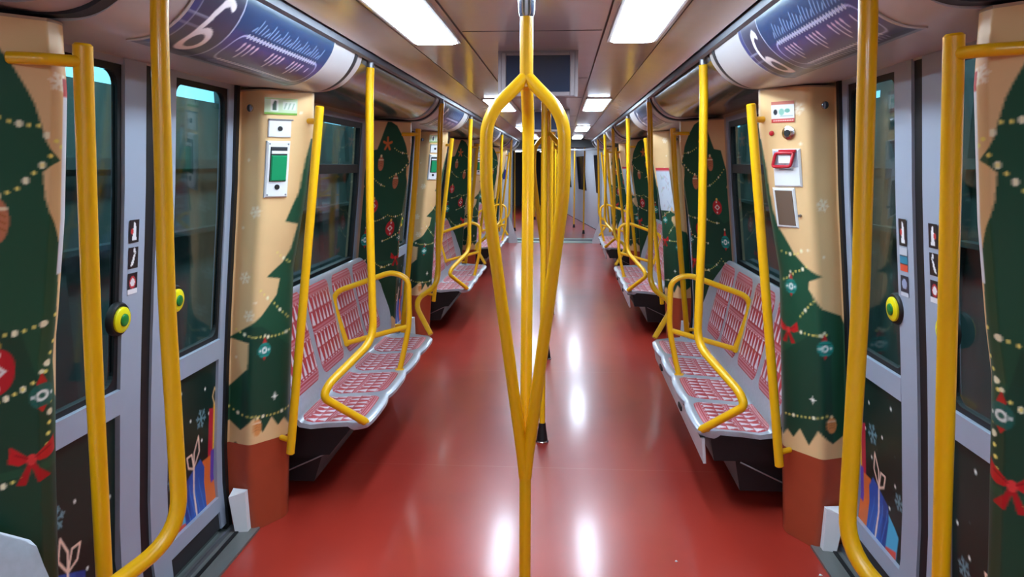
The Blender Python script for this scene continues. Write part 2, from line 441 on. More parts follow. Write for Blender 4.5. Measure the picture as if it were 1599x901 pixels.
# ---- bench windows
def make_window(s, num, yc):
    o = thing('window_%d' % num, None, None, (s * 1.3, yc, 1.4), kind='structure')
    y0, y1 = yc - (WY1 - WY0) / 2, yc + (WY1 - WY0) / 2
    def band(y0, y1, z0, z1, dx, th, name, m):
        MB(s).strip([(x - dx, z) for x, z in reversed(wall_prof(z0, z1, 4))], y0, y1, th).build(name, m, o)
    f = .055
    band(y0 - f, y0, WZ0 - f, WZ1 + .03, .012, .03, 'window_frame', WFRAME); band(y1, y1 + f, WZ0 - f, WZ1 + .03, .012, .03, 'window_frame', WFRAME)
    band(y0, y1, WZ0 - f, WZ0, .012, .03, 'window_frame', WFRAME); band(y0, y1, WZ1, WZ1 + .03, .012, .03, 'window_frame', WFRAME)
    g = .035
    band(y0, y0 + g, WZ0, WZ1, .004, .03, 'gasket', BLACK); band(y1 - g, y1, WZ0, WZ1, .004, .03, 'gasket', BLACK)
    band(y0 + g, y1 - g, WZ0, WZ0 + g, .004, .03, 'gasket', BLACK); band(y0 + g, y1 - g, WZ1 - g, WZ1, .004, .03, 'gasket', BLACK)
    band(y0 + g, y1 - g, 1.60, 1.655, .002, .03, 'transom', BLACK)
    band(y0 + g, y1 - g, WZ0 + g, 1.60, -.012, .006, 'pane', GLASS); band(y0 + g, y1 - g, 1.655, WZ1 - g, -.012, .006, 'pane', GLASS)
    return o
wn = 0
for s in (-1, 1):
    for k in range(0, 3):
        wn += 1; make_window(s, wn, DOORS[k] + (WY0 + WY1) / 2)

# ---- doors
def door_art(A, B):
    """A: 0 at the outer edge of the leaf, growing to the seam; B: height"""
    c = Cv(A, B, (14, 40, 34))
    c.put(c.B < .45 + 0 * c.A, (12, 33, 29))
    for a, b in ((.10, .72), (.30, .76), (.44, .68), (.22, .62), (.40, .55), (.12, .50), (.33, .47), (.48, .44), (.28, .36), (.45, .33), (.06, .60)):
        c.disc(a, b, .007, (225, 232, 225))
    c.flake(.13, .60, .042, (110, 150, 160), .007); c.flake(.33, .585, .0, (110, 150, 160)); c.flake(.36, .42, .034, (110, 150, 160), .006)
    # parcels
    c.poly([(-.01, .40), (.06, .38), (.06, .62), (-.01, .60)], (186, 28, 52)); c.poly([(-.0, .39), (.018, .385), (.018, .63), (-.0, .62)], (232, 178, 40))
    c.line([(.008, .62), (-.01, .66), (.012, .70), (.03, .665), (.008, .62)], .007, (235, 196, 130))
    c.poly([(-.02, .16), (.11, .16), (.11, .40), (-.02, .40)], (222, 110, 48)); c.poly([(-.02, .28), (.035, .27), (.035, .42), (-.02, .42)], (96, 60, 160))
    c.poly([(.09, .12), (.26, .12), (.27, .36), (.13, .42), (.09, .37)], (38, 84, 170)); c.poly([(.22, .12), (.27, .12), (.27, .36), (.22, .38)], (28, 62, 140))
    for q in range(4): c.line([(.10 + q * .04, .14), (.14 + q * .04, .34)], .006, (60, 116, 200))
    c.line([(.175, .12), (.185, .42)], .012, (240, 214, 200))
    c.line([(.185, .40), (.14, .46), (.15, .53), (.185, .47), (.185, .40), (.23, .42), (.245, .47), (.205, .47), (.185, .40)], .009, (244, 208, 186))
    c.poly([(.27, .12), (.36, .12), (.36, .28), (.27, .33)], (70, 170, 210)); c.poly([(.27, .12), (.37, .12), (.355, .22), (.27, .20)], (218, 76, 56))
    return c.C
def sticker_paint(kind):
    A, B = np.meshgrid(np.linspace(0, 1, 16), np.linspace(0, 1, 24), indexing='ij')
    c = Cv(A, B, (30, 28, 36))
    if kind == 0: c.poly([(.3, .1), (.75, .1), (.65, .85), (.45, .9)], (230, 232, 235)); c.disc(.3, .5, .12, (200, 60, 60))
    elif kind == 1: c.poly([(.2, .1), (.5, .15), (.8, .85), (.5, .6)], (228, 230, 232)); c.disc(.6, .85, .12, (228, 230, 232))
    elif kind == 2: c.disc(.5, .55, .34, (190, 50, 60), .3); c.disc(.5, .55, .24, (220, 220, 225), .2); c.put(c.B < .25, (225, 225, 228))
    elif kind == 3: c.put(c.B > .66, (190, 196, 205)); c.put((c.B < .62) & (c.B > .34), (40, 130, 160)); c.put(c.B < .3, (222, 84, 60))
    else: c.put(c.B > -1, (40, 44, 60)); c.disc(.5, .6, .34, (150, 160, 190), .25); c.put(c.B < .2, (200, 205, 215))
    return c.C
def make_door(s, num, yc):
    o = thing('door_%d' % num, None, None, (s * 1.3, yc, 0), kind='structure')
    ZB, ZT = .04, 1.975
    for q in (-1, 1):   # q=-1 near leaf, +1 far leaf
        def Y(a): return yc + q * (.63 - a)      # a from the outer edge to the seam
        def band(a0, a1, z0, z1, dx, th, n=5):
            y0, y1 = sorted((Y(a0), Y(a1)))
            return MB(s).strip([(x - dx, z) for x, z in reversed(wall_prof(z0, z1, n))], y0, y1, th)
        leaf = band(0, .05, ZB, ZT, .0, .04, 10).build('door_leaf', FRAME, o)     # outer stile carries the rest
        for nm, (a0, a1, z0, z1, dx, th, m) in {
            'meeting_stile': (.475, .595, ZB, ZT, .006, .045, FRAME), 'middle_rail': (.05, .475, .83, .915, .008, .045, FRAME),
            'bottom_rail': (.05, .475, .125, .19, .004, .04, FRAME), 'kick_strip': (.05, .475, ZB, .125, -.008, .03, DGREY), 'top_rail': (.05, .475, 1.955, ZT, .0, .04, FRAME)}.items():
            band(a0, a1, z0, z1, dx, th, 10).build(nm, m, leaf)
        band(.595, .63, ZB, ZT, -.004, .03, 10).build('seam_rubber', BLACK, leaf)
        g = .02
        gk = MB(s)
        for (a0, a1, z0, z1) in ((.05, .05 + g, .915, 1.955), (.475 - g, .475, .915, 1.955), (.05 + g, .475 - g, .915, .915 + g), (.05 + g, .475 - g, 1.955 - g, 1.955)):
            y0, y1 = sorted((Y(a0), Y(a1))); gk.strip([(x + .006, z) for x, z in reversed(wall_prof(z0, z1, 8))], y0, y1, .02)
        # rounded window corners
        for a, z, da, dz in ((.05 + g, .915 + g, 1, 1), (.475 - g, .915 + g, -1, 1), (.05 + g, 1.955 - g, 1, -1), (.475 - g, 1.955 - g, -1, -1)):
            R = .045; pts = [(a, z)] + [(a + da * R * (1 - math.sin(t)), z + dz * R * (1 - math.cos(t))) for t in np.linspace(0, PI / 2, 7)]
            fr = [(xw(zz) + .006, Y(aa), zz) for aa, zz in pts]; bk = [(x + .02, y, zz) for x, y, zz in fr]; m_ = len(pts)
            gk.add(fr + bk, [tuple(range(m_)), tuple(range(m_, 2 * m_))] + [(i, (i + 1) % m_, (i + 1) % m_ + m_, i + m_) for i in range(m_)])
        gk.build('window_gasket', BLACK, leaf)
        band(.05 + g, .475 - g, .915 + g, 1.955 - g, -.014, .006, 8).build('window_pane', GLASS, leaf)
        # printed lower panel
        na, nz = 90, 128
        A, B = np.meshgrid(np.linspace(.045, .48, na), np.linspace(.185, .835, nz), indexing='ij')
        X = np.interp(B, *XW) + .012; grid_obj('printed_panel', X, yc + q * (.63 - A), B, aa(door_art, A - .045, B), ART, leaf, s, flip=(q > 0))
        MB(s).box(1.372, 1.39, *sorted((Y(.05), Y(.475))), .19, .83)
        # push button on the black window edge beside the stile
        zb = 1.16; xb = xw(zb) - .0; yb = Y(.455)
        nrm = Vector((-1, 0, -.12))
        bb = MB(s).disc((xb + .004, yb, zb), nrm, .056, .02, 24).build('push_button', BLACK, leaf)
        bo = Vector((xb + .004, yb, zb)) + nrm.normalized() * .019
        MB(s).disc(bo, nrm, .043, .010, 24, dome=.002).build('push_button', BYEL, leaf)
        MB(s).disc(bo + nrm.normalized() * .010, nrm, .021, .006, 20, dome=.002).build('push_button', BGREEN, leaf)
        # stickers on the meeting stile
        for i, (z0, z1, kd) in enumerate(((1.40, 1.475, 0), (1.315, 1.385, 1), (1.23, 1.30, 2)) if q < 0 else ((1.385, 1.475, 0), (1.30, 1.38, 3), (1.215, 1.285, 4))):
            A2, B2 = np.meshgrid(np.linspace(.50, .555, 16), np.linspace(z0, z1, 24), indexing='ij')
            grid_obj('sticker', np.interp(B2, *XW) - .0085, yc + q * (.63 - A2), B2, sticker_paint(kd), MAPM, leaf, s, flip=(q > 0))
    # black frame rubbers and threshold
    for q in (-1, 1):
        y0, y1 = sorted((yc + q * .63, yc + q * .66))
        MB(s).strip([(x - .012, z) for x, z in reversed(wall_prof(0, 1.975, 10))], y0, y1, .06).build('edge_rubber', BLACK, o)
    MB(s).box(1.235, 1.40, yc - .66, yc + .66, 0, .012).build('threshold_plate', PLATE, o)
    MB(s).box(1.31, 1.325, yc - .64, yc + .64, .010, .018).build('threshold_groove', BLACK, o)
    MB(s).box(1.348, 1.36, yc - .64, yc + .64, .010, .03).build('threshold_rail', STEEL, o)
    return o
dn = 0
for s in (-1, 1):
    proto = None
    for k in range(4):
        dn += 1
        if proto is None: proto = make_door(s, dn, DOORS[k])
        else:
            c = copy_tree(proto, None, BAY * k); c.name = 'door_%d' % dn

# ------------------------------------------------------------------ pillars
def plan(z, q):
    """plan polyline of a pillar: q=+1 stands beyond the door (faces the camera), -1 before it.  canvas coordinate first"""
    w, i = xw(z) + .012, xin(z) + (float(np.interp(z, [.6, 1.3, 1.95], [0, -.004, .022])) if q < 0 else 0); c = max(w - .135, i + .06)
    pts = [(-.13, w, .655), (-.11, w - .02, .685 if q > 0 else .66), (0, c, .64), (.22, i, .79), (.25, i + .004, .84), ((.75, w, 1.13) if q < 0 else (.36, w, .875))]
    # round the two outer corners
    out = []
    for k, p in enumerate(pts):
        if k in (2, 3):
            pr, nx = pts[k - 1], pts[k + 1]; t = .028 / max(.05, math.dist(p[1:], pr[1:])); u = .028 / max(.03, math.dist(p[1:], nx[1:]))
            t, u = min(t, .45), min(u, .45)
            a = [p[j] + (pr[j] - p[j]) * t for j in range(3)]; b = [p[j] + (nx[j] - p[j]) * u for j in range(3)]
            for e in np.linspace(0, 1, 6): out.append([a[j] * (1 - e) ** 2 + p[j] * 2 * e * (1 - e) + b[j] * e * e for j in range(3)])
        else: out.append(list(p))
    return np.array(out)
KZ = .41
def pillar_art_F(A, B, right):
    c = Cv(A, B, BEIGE)
    xcs = ([150, 828], [403, 386]) if not right else ([150, 858], [1295, 1305])
    xis = ([145, 200, 300, 420, 600, 800], [482, 483, 470, 450, 447, 447]) if not right else ([145, 200, 300, 420, 600], [1203, 1212, 1228, 1234, 1237])
    def q(x, y):
        a = np.interp(y, *xcs); b = np.interp(y, *xis)
        return (float((x - a) / (b - a) * .22), px_z(x, y, 3.13))
    if not right:
        edge = [(486, 215), (474, 250), (462, 300), (440, 347), (462, 352), (450, 390), (436, 412), (412, 432), (433, 437), (428, 462), (405, 492), (362, 526), (388, 532), (386, 572), (350, 615)]
    else:
        edge = [(1208, 215), (1222, 262), (1232, 330), (1240, 358), (1262, 398), (1283, 418), (1308, 430), (1286, 438), (1284, 450), (1306, 480), (1330, 492), (1345, 540), (1345, 600)]
    P = [q(*p) for p in edge]
    far = .8
    bot = .36
    P2 = [(far, P[0][1])] + P + [(-.2, P[-1][1]), (-.2, .50), (-.11, .515), (-.05, .475), (.02, .535), (.075, .455), (.125, .52), (.165, .47), (.20, .50), (.235, .46), (.30, .52), (.36, .46), (.45, .5), (far, .46)]
    c.poly(P2, TREE)
    m = (c.B < .95) & (c.B > KZ); tree = np.all(np.abs(c.C - np.array(lin(TREE))) < 1e-6, 1)
    c.put(m & tree & (c.A > -.05) & (c.B < .98 - .6 * c.A), TREE2)
    for (x, y) in (((392, 330), (382, 432), (388, 490)) if not right else ((1275, 170), (1272, 275), (1312, 320))):
        a, b = q(x, y); c.flake(a, b, .026, SNOW, .005)
    for (x, y) in (((378, 250), (396, 470), (375, 355), (465, 175), (372, 555)) if not right else ((1286, 390), (1272, 345), (1280, 225), (1310, 400))):
        a, b = q(x, y); c.disc(a, b, .006, SNOW)
    if not right:
        c.garland([q(404, 452), q(425, 475), q(447, 500)], sag=.004); c.garland([q(372, 512), q(405, 524), q(450, 522)], sag=.01); c.garland([q(362, 632), q(398, 646), q(450, 646)], sag=.012)
        c.garland([q(428, 395), q(448, 412)], sag=.004)
        a, b = q(411, 546); c.bauble(a, b, .038); a, b = q(427, 622); c.spark(a, b, .018); a, b = q(401, 664); c.cone(a, b, .04)
        a, b = q(370, 690); c.disc(a, b, .012, (60, 40, 30))
    else:
        c.garland([q(1240, 395), q(1262, 398), q(1275, 392)], sag=.004); c.garland([q(1238, 440), q(1262, 425), q(1282, 416)], sag=.004)
        c.garland([q(1268, 495), q(1292, 468)], sag=.0); c.garland([q(1255, 518), q(1310, 520)], sag=.006); c.garland([q(1240, 655), q(1310, 645)], sag=.006)
        a, b = q(1252, 450); c.bauble(a, b, .036); a, b = q(1308, 541); c.bauble(a, b, .038); a, b = q(1288, 622); c.spark(a, b, .018)
        a, b = q(1246, 520); c.bow(a, b, .056); a, b = q(1316, 660); c.cone(a, b, .035)
    return c.C
def pillar_art_B(A, B):
    c = Cv(A, B, BEIGE)
    L = [(.50, 1.97), (.40, 1.93), (.34, 1.86), (.29, 1.78), (.26, 1.70), (.232, 1.66), (.268, 1.635), (.262, 1.58), (.24, 1.52), (.225, 1.46), (.22, 1.33), (.215, 1.24), (.19, 1.1), (-.2, 1.0), (-.2, .50), (-.05, .47), (.02, .53), (.08, .46), (.14, .52), (.2, .46), (.28, .52), (.34, .46), (.42, .5), (.5, .47), (.6, .52), (.8, .47), (.8, 1.2), (.77, 1.45), (.72, 1.5), (.75, 1.55), (.68, 1.75), (.61, 1.76), (.54, 1.90)]
    c.poly(L, TREE)
    c.poly([(.22, 1.10), (.30, 1.27), (.36, 1.29), (.42, 1.23), (.55, 1.33), (.66, 1.25), (.8, 1.3), (.8, .95), (.22, .95)], TREE2)
    tree = (c.B < .93) & (c.B > .53); c.put(tree, TREE2)
    c.poly([(.22, .70), (.45, .90), (.8, .78), (.8, .60), (.22, .60)], (26, 64, 44))
    c.garland([(.22, 1.70), (.28, 1.735), (.42, 1.77)], sag=.01); c.garland([(.23, 1.69), (.27, 1.65), (.33, 1.60), (.45, 1.56)], sag=.0)
    c.garland([(.20, 1.33), (.27, 1.285), (.42, 1.29), (.6, 1.25)], sag=.012); c.garland([(.22, 1.24), (.235, 1.17), (.29, 1.14), (.45, 1.10)], sag=.004)
    c.garland([(.22, 1.12), (.235, .99), (.30, .925), (.45, .90)], sag=.0); c.garland([(.4, .9), (.6, 1.0), (.75, .95)], sag=.02); c.garland([(.5, 1.5), (.7, 1.62)], sag=.02)
    c.bauble(.242, 1.115, .033, (36, 96, 84)); c.redball(.365, 1.19, .055); c.bow(.272, .965, .058); c.cone(.38, 1.53, .05, (196, 120, 86))
    c.redball(.60, 1.36, .05); c.cone(.56, 1.66, .05, (196, 120, 86)); c.bauble(.66, 1.12, .05); c.bow(.62, .80, .06)
    for t in range(5):
        ang = PI / 2 + t * 2 * PI / 5; c.line([(.5, 1.80), (.5 + .045 * math.cos(ang), 1.80 + .045 * math.sin(ang))], .018, (214, 116, 60))
    c.flake(.14, 1.75, .03, SNOW); c.flake(.1, 1.45, .03, SNOW); c.flake(.235, 1.83, .02, SNOW)
    # notice strip on the corner towards the door
    c.put((c.A > .10) & (c.A < .229) & (c.B > 1.40) & (c.B < 1.84), (214, 216, 226)); c.put((c.A > .10) & (c.A < .229) & (c.B > 1.80) & (c.B < 1.84), (190, 60, 60))
    return c.C
ZTOP = 1.955
def make_pillar(s, q, yc, label):
    root = thing('wrapped_pillar', label, 'pillar', (s * 1.2, yc + q * .85, 0), 'pillars wrapped in Christmas tree print')
    step = .0055 if q > 0 else .0042
    def body(z0, z1, nz, name, m, paint, inset=0.0):
        P0 = plan((z0 + z1) / 2, q); seg = []
        for k in range(len(P0) - 1):
            nseg = max(1, int(math.dist(P0[k][1:], P0[k + 1][1:]) / step)) if paint else 1
            seg.append(nseg)
        zs = np.linspace(z0, z1, nz); cols = []
        for z in zs:
            Pz = plan(z, q); row = []
            for k in range(len(Pz) - 1):
                for e in range(seg[k]): row.append(Pz[k] + (Pz[k + 1] - Pz[k]) * e / seg[k])
            row.append(Pz[-1]); cols.append(row)
        G = np.array(cols).transpose(1, 0, 2)     # (nu,nv,3)
        Zg = np.tile(zs, (G.shape[0], 1)); Cc = None
        if paint:
            Cc = aa(paint, G[:, :, 0], Zg)
        return grid_obj(name, G[:, :, 1] + inset, yc + q * G[:, :, 2], Zg, Cc, m, root, s, flip=(q > 0))
    art = (lambda A, B: pillar_art_F(A, B, s > 0)) if q > 0 else pillar_art_B
    body(KZ, ZTOP, 290 if q > 0 else 620, 'wrap_panel', ART, art)
    body(0.001, KZ, 14, 'kick_panel', KICK, None)
    # top cap (closes the column)
    Pt = plan(ZTOP, q); cap = [(p[1], yc + q * p[2], ZTOP - .0005) for p in Pt]
    capb = [(p[1], yc + q * p[2], ZTOP + .006) for p in Pt]; m_ = len(cap)
    MB(s).add(cap + capb, [tuple(range(m_)), tuple(range(m_, 2 * m_))] + [(i, (i + 1) % m_, (i + 1) % m_ + m_, i + m_) for i in range(m_)]).build('top_cap', WALLM, root)
    # little chrome screw-stud on the door side
    z = 1.885; p = plan(z, q); a = Vector((p[1][1], yc + q * p[1][2], z)); b = Vector((p[2][1], yc + q * p[2][2], z)); c = a * .45 + b * .55
    t = (b - a).normalized(); nn = Vector((t.y, -t.x, 0)) * (1 if q > 0 else -1)
    if nn.dot(Vector((c.x - 1.4, c.y - (yc + q * 1.0), 0))) < 0: nn = -nn
    MB(s).disc(c, nn, .016, .008, 16, dome=.002).build('stud', CHROME, root)
    return root
PF = {}
for s in (-1, 1):
    for q in (1, -1):
        for k in range(4):
            if q > 0:
                lab = 'beige pillar with Christmas tree wrap just beyond the %s door on the %s' % (BAYW[k], SIDE[s])
            else:
                lab = 'dark green tree-wrapped pillar on the near side of the %s door on the %s' % (BAYW[k], SIDE[s])
            if k == 0: PF[s, q] = make_pillar(s, q, DOORS[0], lab)
            else: copy_tree(PF[s, q], None, BAY * k, lab)

# ---- devices mounted on the camera-facing pillars
def face_frame(z, f, yc):
    """point, tangent (towards aisle), up and outward normal on the main face of a far pillar; f=0 crease..1 aisle edge"""
    def at(zz, ff):
        P = plan(zz, 1); a = np.interp(.22 * ff, P[:, 0], P[:, 1]); b = np.interp(.22 * ff, P[:, 0], P[:, 2]); return Vector((a, yc + b, zz))
    o = at(z, f); t = (at(z, f + .2) - at(z, f - .2)).normalized(); u = (at(z + .05, f) - at(z - .05, f)).normalized()
    n = t.cross(u).normalized()
    if n.y > 0: n = -n
    return o, t, u, n
Z = lambda y: px_z(430, y, 3.13)
def sticker(name, s, o, t, u, n, a0, a1, b0, b1, paint, root, res=40):
    A, B = np.meshgrid(np.linspace(0, 1, res), np.linspace(0, 1, res), indexing='ij')
    pts = [o + t * (a0 + (a1 - a0) * a) + u * (b0 + (b1 - b0) * b) + n * .0035 for a, b in zip(A.ravel(), B.ravel())]
    P = np.array([tuple(p) for p in pts]).reshape(res, res, 3)
    def fn(a, b):
        c = Cv(a, b, (230, 232, 228)); paint(c); return c.C
    return grid_obj(name, P[:, :, 0], P[:, :, 1], P[:, :, 2], aa(fn, A, B), MAPM, root, s, flip=True)
def left_devices(yc, bay):
    s = -1
    # green emergency box
    zc = (Z(220) + Z(308)) / 2; o, t, u, n = face_frame(zc, .32, yc); h = (Z(220) - Z(308)) / 2; w = .052
    r = thing('emergency_box', 'white emergency device box with green cover on the left pillar beyond the %s door' % bay, 'emergency box', (s * o.x, o.y, zc), 'green emergency boxes on the left pillars')
    b = MB(s).fbox(o, t, u, n, -w, w, -h, h, -.006, .014, .006).build('backplate', WHITE, r)
    MB(s).fbox(o, t, u, n, -w * .72, w * .72, -h * .42, h * .80, .012, .018, .002).build('recess', DGREY, r)
    MB(s).fbox(o, t, u, n, -w * .68, w * .68, h * .55, h * .66, .016, .022, .002).build('label_strip', WHITE, r)
    MB(s).fbox(o, t, u, n, -w * .68, w * .68, -h * .40, h * .50, .016, .026, .004).build('green_cover', GREEN, r)
    MB(s).disc(o - u * h * .62 + n * .013, n, .011, .006).build('lock', BLACK, r)
    for a in (-.8, .8):
        for bq in (-.9, .9): MB(s).disc(o + t * w * a + u * h * bq + n * .013, n, .004, .002, 8).build('screw', STEEL, r)
    # keyhole plate
    zc = (Z(187) + Z(215)) / 2; o, t, u, n = face_frame(zc, .33, yc)
    r = thing('keyhole_plate', 'small white plate with a keyhole above the green box beyond the %s left door' % bay, 'plate', (s * o.x, o.y, zc), 'keyhole plates on the left pillars')
    MB(s).fbox(o, t, u, n, -.05, .05, -.036, .036, -.006, .009, .003).build('plate', WHITE, r); MB(s).disc(o + n * .008, n, .010, .006).build('keyhole', BLACK, r)
    MB(s).fbox(o, t, u, n, -.05, .056, .034, .040, -.006, .013, .001).build('rim', STEEL, r)
    # instruction sticker
    zc = (Z(155) + Z(178)) / 2; o, t, u, n = face_frame(zc, .36, yc)
    r = thing('instruction_sticker', 'pale green instruction sticker at the top of left pillar beyond the %s door' % bay, 'sticker', (s * o.x, o.y, zc), 'green instruction stickers')
    def paint(c):
        c.put(c.B > -1, (196, 214, 176)); c.put(c.B < .12, (120, 170, 60)); c.put((c.A > .18) & (c.A < .42) & (c.B > .2) & (c.B < .9), (236, 240, 230))
        c.poly([(.24, .25), (.36, .25), (.36, .8), (.3, .85), (.24, .6)], (60, 90, 70)); c.put((c.A > .55) & (c.A < .95) & (c.B > .3) & (c.B < .8), (222, 230, 214))
        for q in range(3): c.line([(.6 + q * .12, .35), (.66 + q * .12, .7)], .04, (150, 176, 150))
        c.line([(.02, .95), (.98, .95)], .04, (170, 190, 90))
    sticker('printed_sheet', s, o, t, u, n, -.075, .07, -.034, .034, paint, r)
def right_devices(yc, bay):
    s = 1; Zr = lambda y: px_z(1250, y, 3.13)
    zc = Zr(174); o, t, u, n = face_frame(zc, .52, yc)
    r = thing('warning_sticker', 'white and red notice sticker at the top of the nearest right pillar', 'sticker', (o.x, o.y, zc))
    def paint(c):
        c.put(c.B > -1, (224, 226, 222)); c.put(c.B > .84, (196, 110, 90)); c.put(c.B < .18, (200, 60, 50)); c.disc(.82, .5, .09, (30, 30, 34), .14)
        c.disc(.3, .55, .12, (110, 170, 150), .1); c.disc(.55, .5, .12, (140, 190, 170), .16); c.line([(.08, .3), (.6, .3)], .05, (170, 180, 176))
        for q in range(9): c.line([(.06 + q * .1, .09), (.1 + q * .1, .09)], .05, (236, 200, 190))
    sticker('printed_sheet', s, o, t, u, n, -.048, .052, -.042, .042, paint, r)
    zc = Zr(207); o, t, u, n = face_frame(zc, .42, yc)
    r = thing('speaker_knob', 'round chrome socket on the nearest right pillar above the red alarm handle', 'socket', (o.x, o.y, zc))
    MB(s).disc(o, n, .027, .012, 24, r2=.022, dome=.003).build('ring', CHROME, r); MB(s).disc(o + n * .014, n, .013, .006).build('socket', BLACK, r)
    o2, t, u, n = face_frame(zc, .78, yc)
    r = thing('indicator_light', 'small red indicator on the nearest right pillar beside the chrome socket', 'indicator', (o2.x, o2.y, zc))
    MB(s).disc(o2, n, .010, .007, 14, dome=.003).build('lens', RED, r)
    # alarm handle housing
    z1, z0 = Zr(232), Zr(292); zc = (z0 + z1) / 2; h = (z1 - z0) / 2; o, t, u, n = face_frame(zc, .50, yc); w = .062
    r = thing('alarm_handle', 'white alarm housing with red handle on the nearest right pillar', 'alarm', (o.x, o.y, zc))
    MB(s).fbox(o, t, u, n, -w, w, -h, h, -.012, .010, .006).build('housing', WHITE, r)
    MB(s).fbox(o, t, u, n, -w * .85, w * .85, h * .05, h * .9, .009, .012, .001).build('recess', mat('recess_grey', (170, 176, 190), .4), r)
    hd = MB(s); k = lambda a, b, c: o + t * (w * a) + u * (h * b) + n * c
    hd.tube([k(-.7, .8, .022), k(.6, .8, .022), k(.85, .1, .026), k(-.45, .1, .026), k(-.7, .8, .022)], .0065, .012, 8)
    hd.fbox(o, t, u, n, -w * .8, w * .4, h * .82, h * .97, .009, .022, .002)
    hd.build('handle', RED, r)
    MB(s).fbox(o, t, u, n, -w * .45, w * .5, h * .22, h * .7, .012, .018, .003).build('handle_window', WHITE, r)
    MB(s).fbox(o, t, u, n, -w * .5, w * .5, -h * .12, -h * .02, .0105, .0125, .0005).build('caption_strip', mat('caption_grey', (178, 184, 200), .5), r)
    # dark framed recess below
    z1, z0 = Zr(293), Zr(357); zc = (z0 + z1) / 2; h = (z1 - z0) / 2; o, t, u, n = face_frame(zc, .62, yc); w = .052
    r = thing('recess_panel', 'white framed dark brown pane below the red alarm handle on the right pillar', 'panel', (o.x, o.y, zc))
    MB(s).fbox(o, t, u, n, -w, w, -h, h, -.012, .008, .006).build('surround', WHITE, r); MB(s).fbox(o, t, u, n, -w * .82, w * .72, -h * .86, h * .88, .007, .0105, .001).build('pane', BROWN, r)
    MB(s).disc(o - t * (w + .012) - u * h * .35, n, .006, .012, 10).build('catch', STEEL, r)
def right_poster(yc, bay):
    s = 1; o, t, u, n = face_frame(1.42, .45, yc)
    r = thing('route_poster', 'white map poster with red header on right pillar beyond the %s door' % bay, 'poster', (o.x, o.y, 1.42), 'white map posters on right pillars')
    def paint(c):
        c.put(c.B > -1, (204, 216, 228)); c.put(c.B > .93, (206, 60, 70)); random.seed(3)
        for q in range(22):
            a, b = random.random() * .7 + .1, random.random() * .75 + .08; c.line([(a, b), (a + random.uniform(-.2, .2), b + random.uniform(-.1, .1))], .02, random.choice([(150, 170, 200), (170, 190, 170), (190, 160, 180)]))
    sticker('printed_sheet', s, o, t, u, n, -.085, .085, -.19, .21, paint, r)
for k in range(4):
    if k < 3: left_devices(DOORS[k], BAYW[k])
right_devices(DOORS[0], BAYW[0]); right_poster(DOORS[1], BAYW[1]); right_poster(DOORS[2], BAYW[2])

# white corner blocks at the foot of the far pillars
for s in (-1, 1):
    for k in range(3):
        y = DOORS[k]
        m = MB(s); m.add([(1.325, y + .60, .013), (1.27, y + .61, .013), (1.27, y + .645, .013), (1.345, y + .655, .013), (1.345, y + .60, .18), (1.275, y + .615, .20), (1.275, y + .645, .20), (1.345, y + .655, .20)],
                         [(0, 1, 2, 3), (4, 5, 6, 7), (0, 1, 5, 4), (1, 2, 6, 5), (2, 3, 7, 6), (3, 0, 4, 7)])
        o = m.build('corner_block', WHITE); tag(o, 'small white block on the threshold at the foot of the %s %s pillar' % (BAYW[k], SIDE[s]), 'block', 'white corner blocks by the doors')

for x, y, r_, w in ((.63, 2.93, .006, 'tiny white paper scrap on the red floor of the right half of the aisle'), (1.20, 2.86, .007, 'tiny white scrap on the floor by the foot of the nearest right pillar')):
    m = MB(); m.add([(x - r_, y, .001), (x, y - r_ * .6, .001), (x + r_ * 1.4, y + .001, .001), (x + .002, y + r_, .001), (x - r_ * .8, y, .004), (x, y - r_ * .5, .005), (x + r_ * 1.2, y, .003), (x, y + r_ * .8, .006)],
        [(3, 2, 1, 0), (4, 5, 6, 7), (0, 1, 5, 4), (1, 2, 6, 5), (2, 3, 7, 6), (3, 0, 4, 7)])
    tag(m.build('paper_scrap', WHITE), w, 'litter')

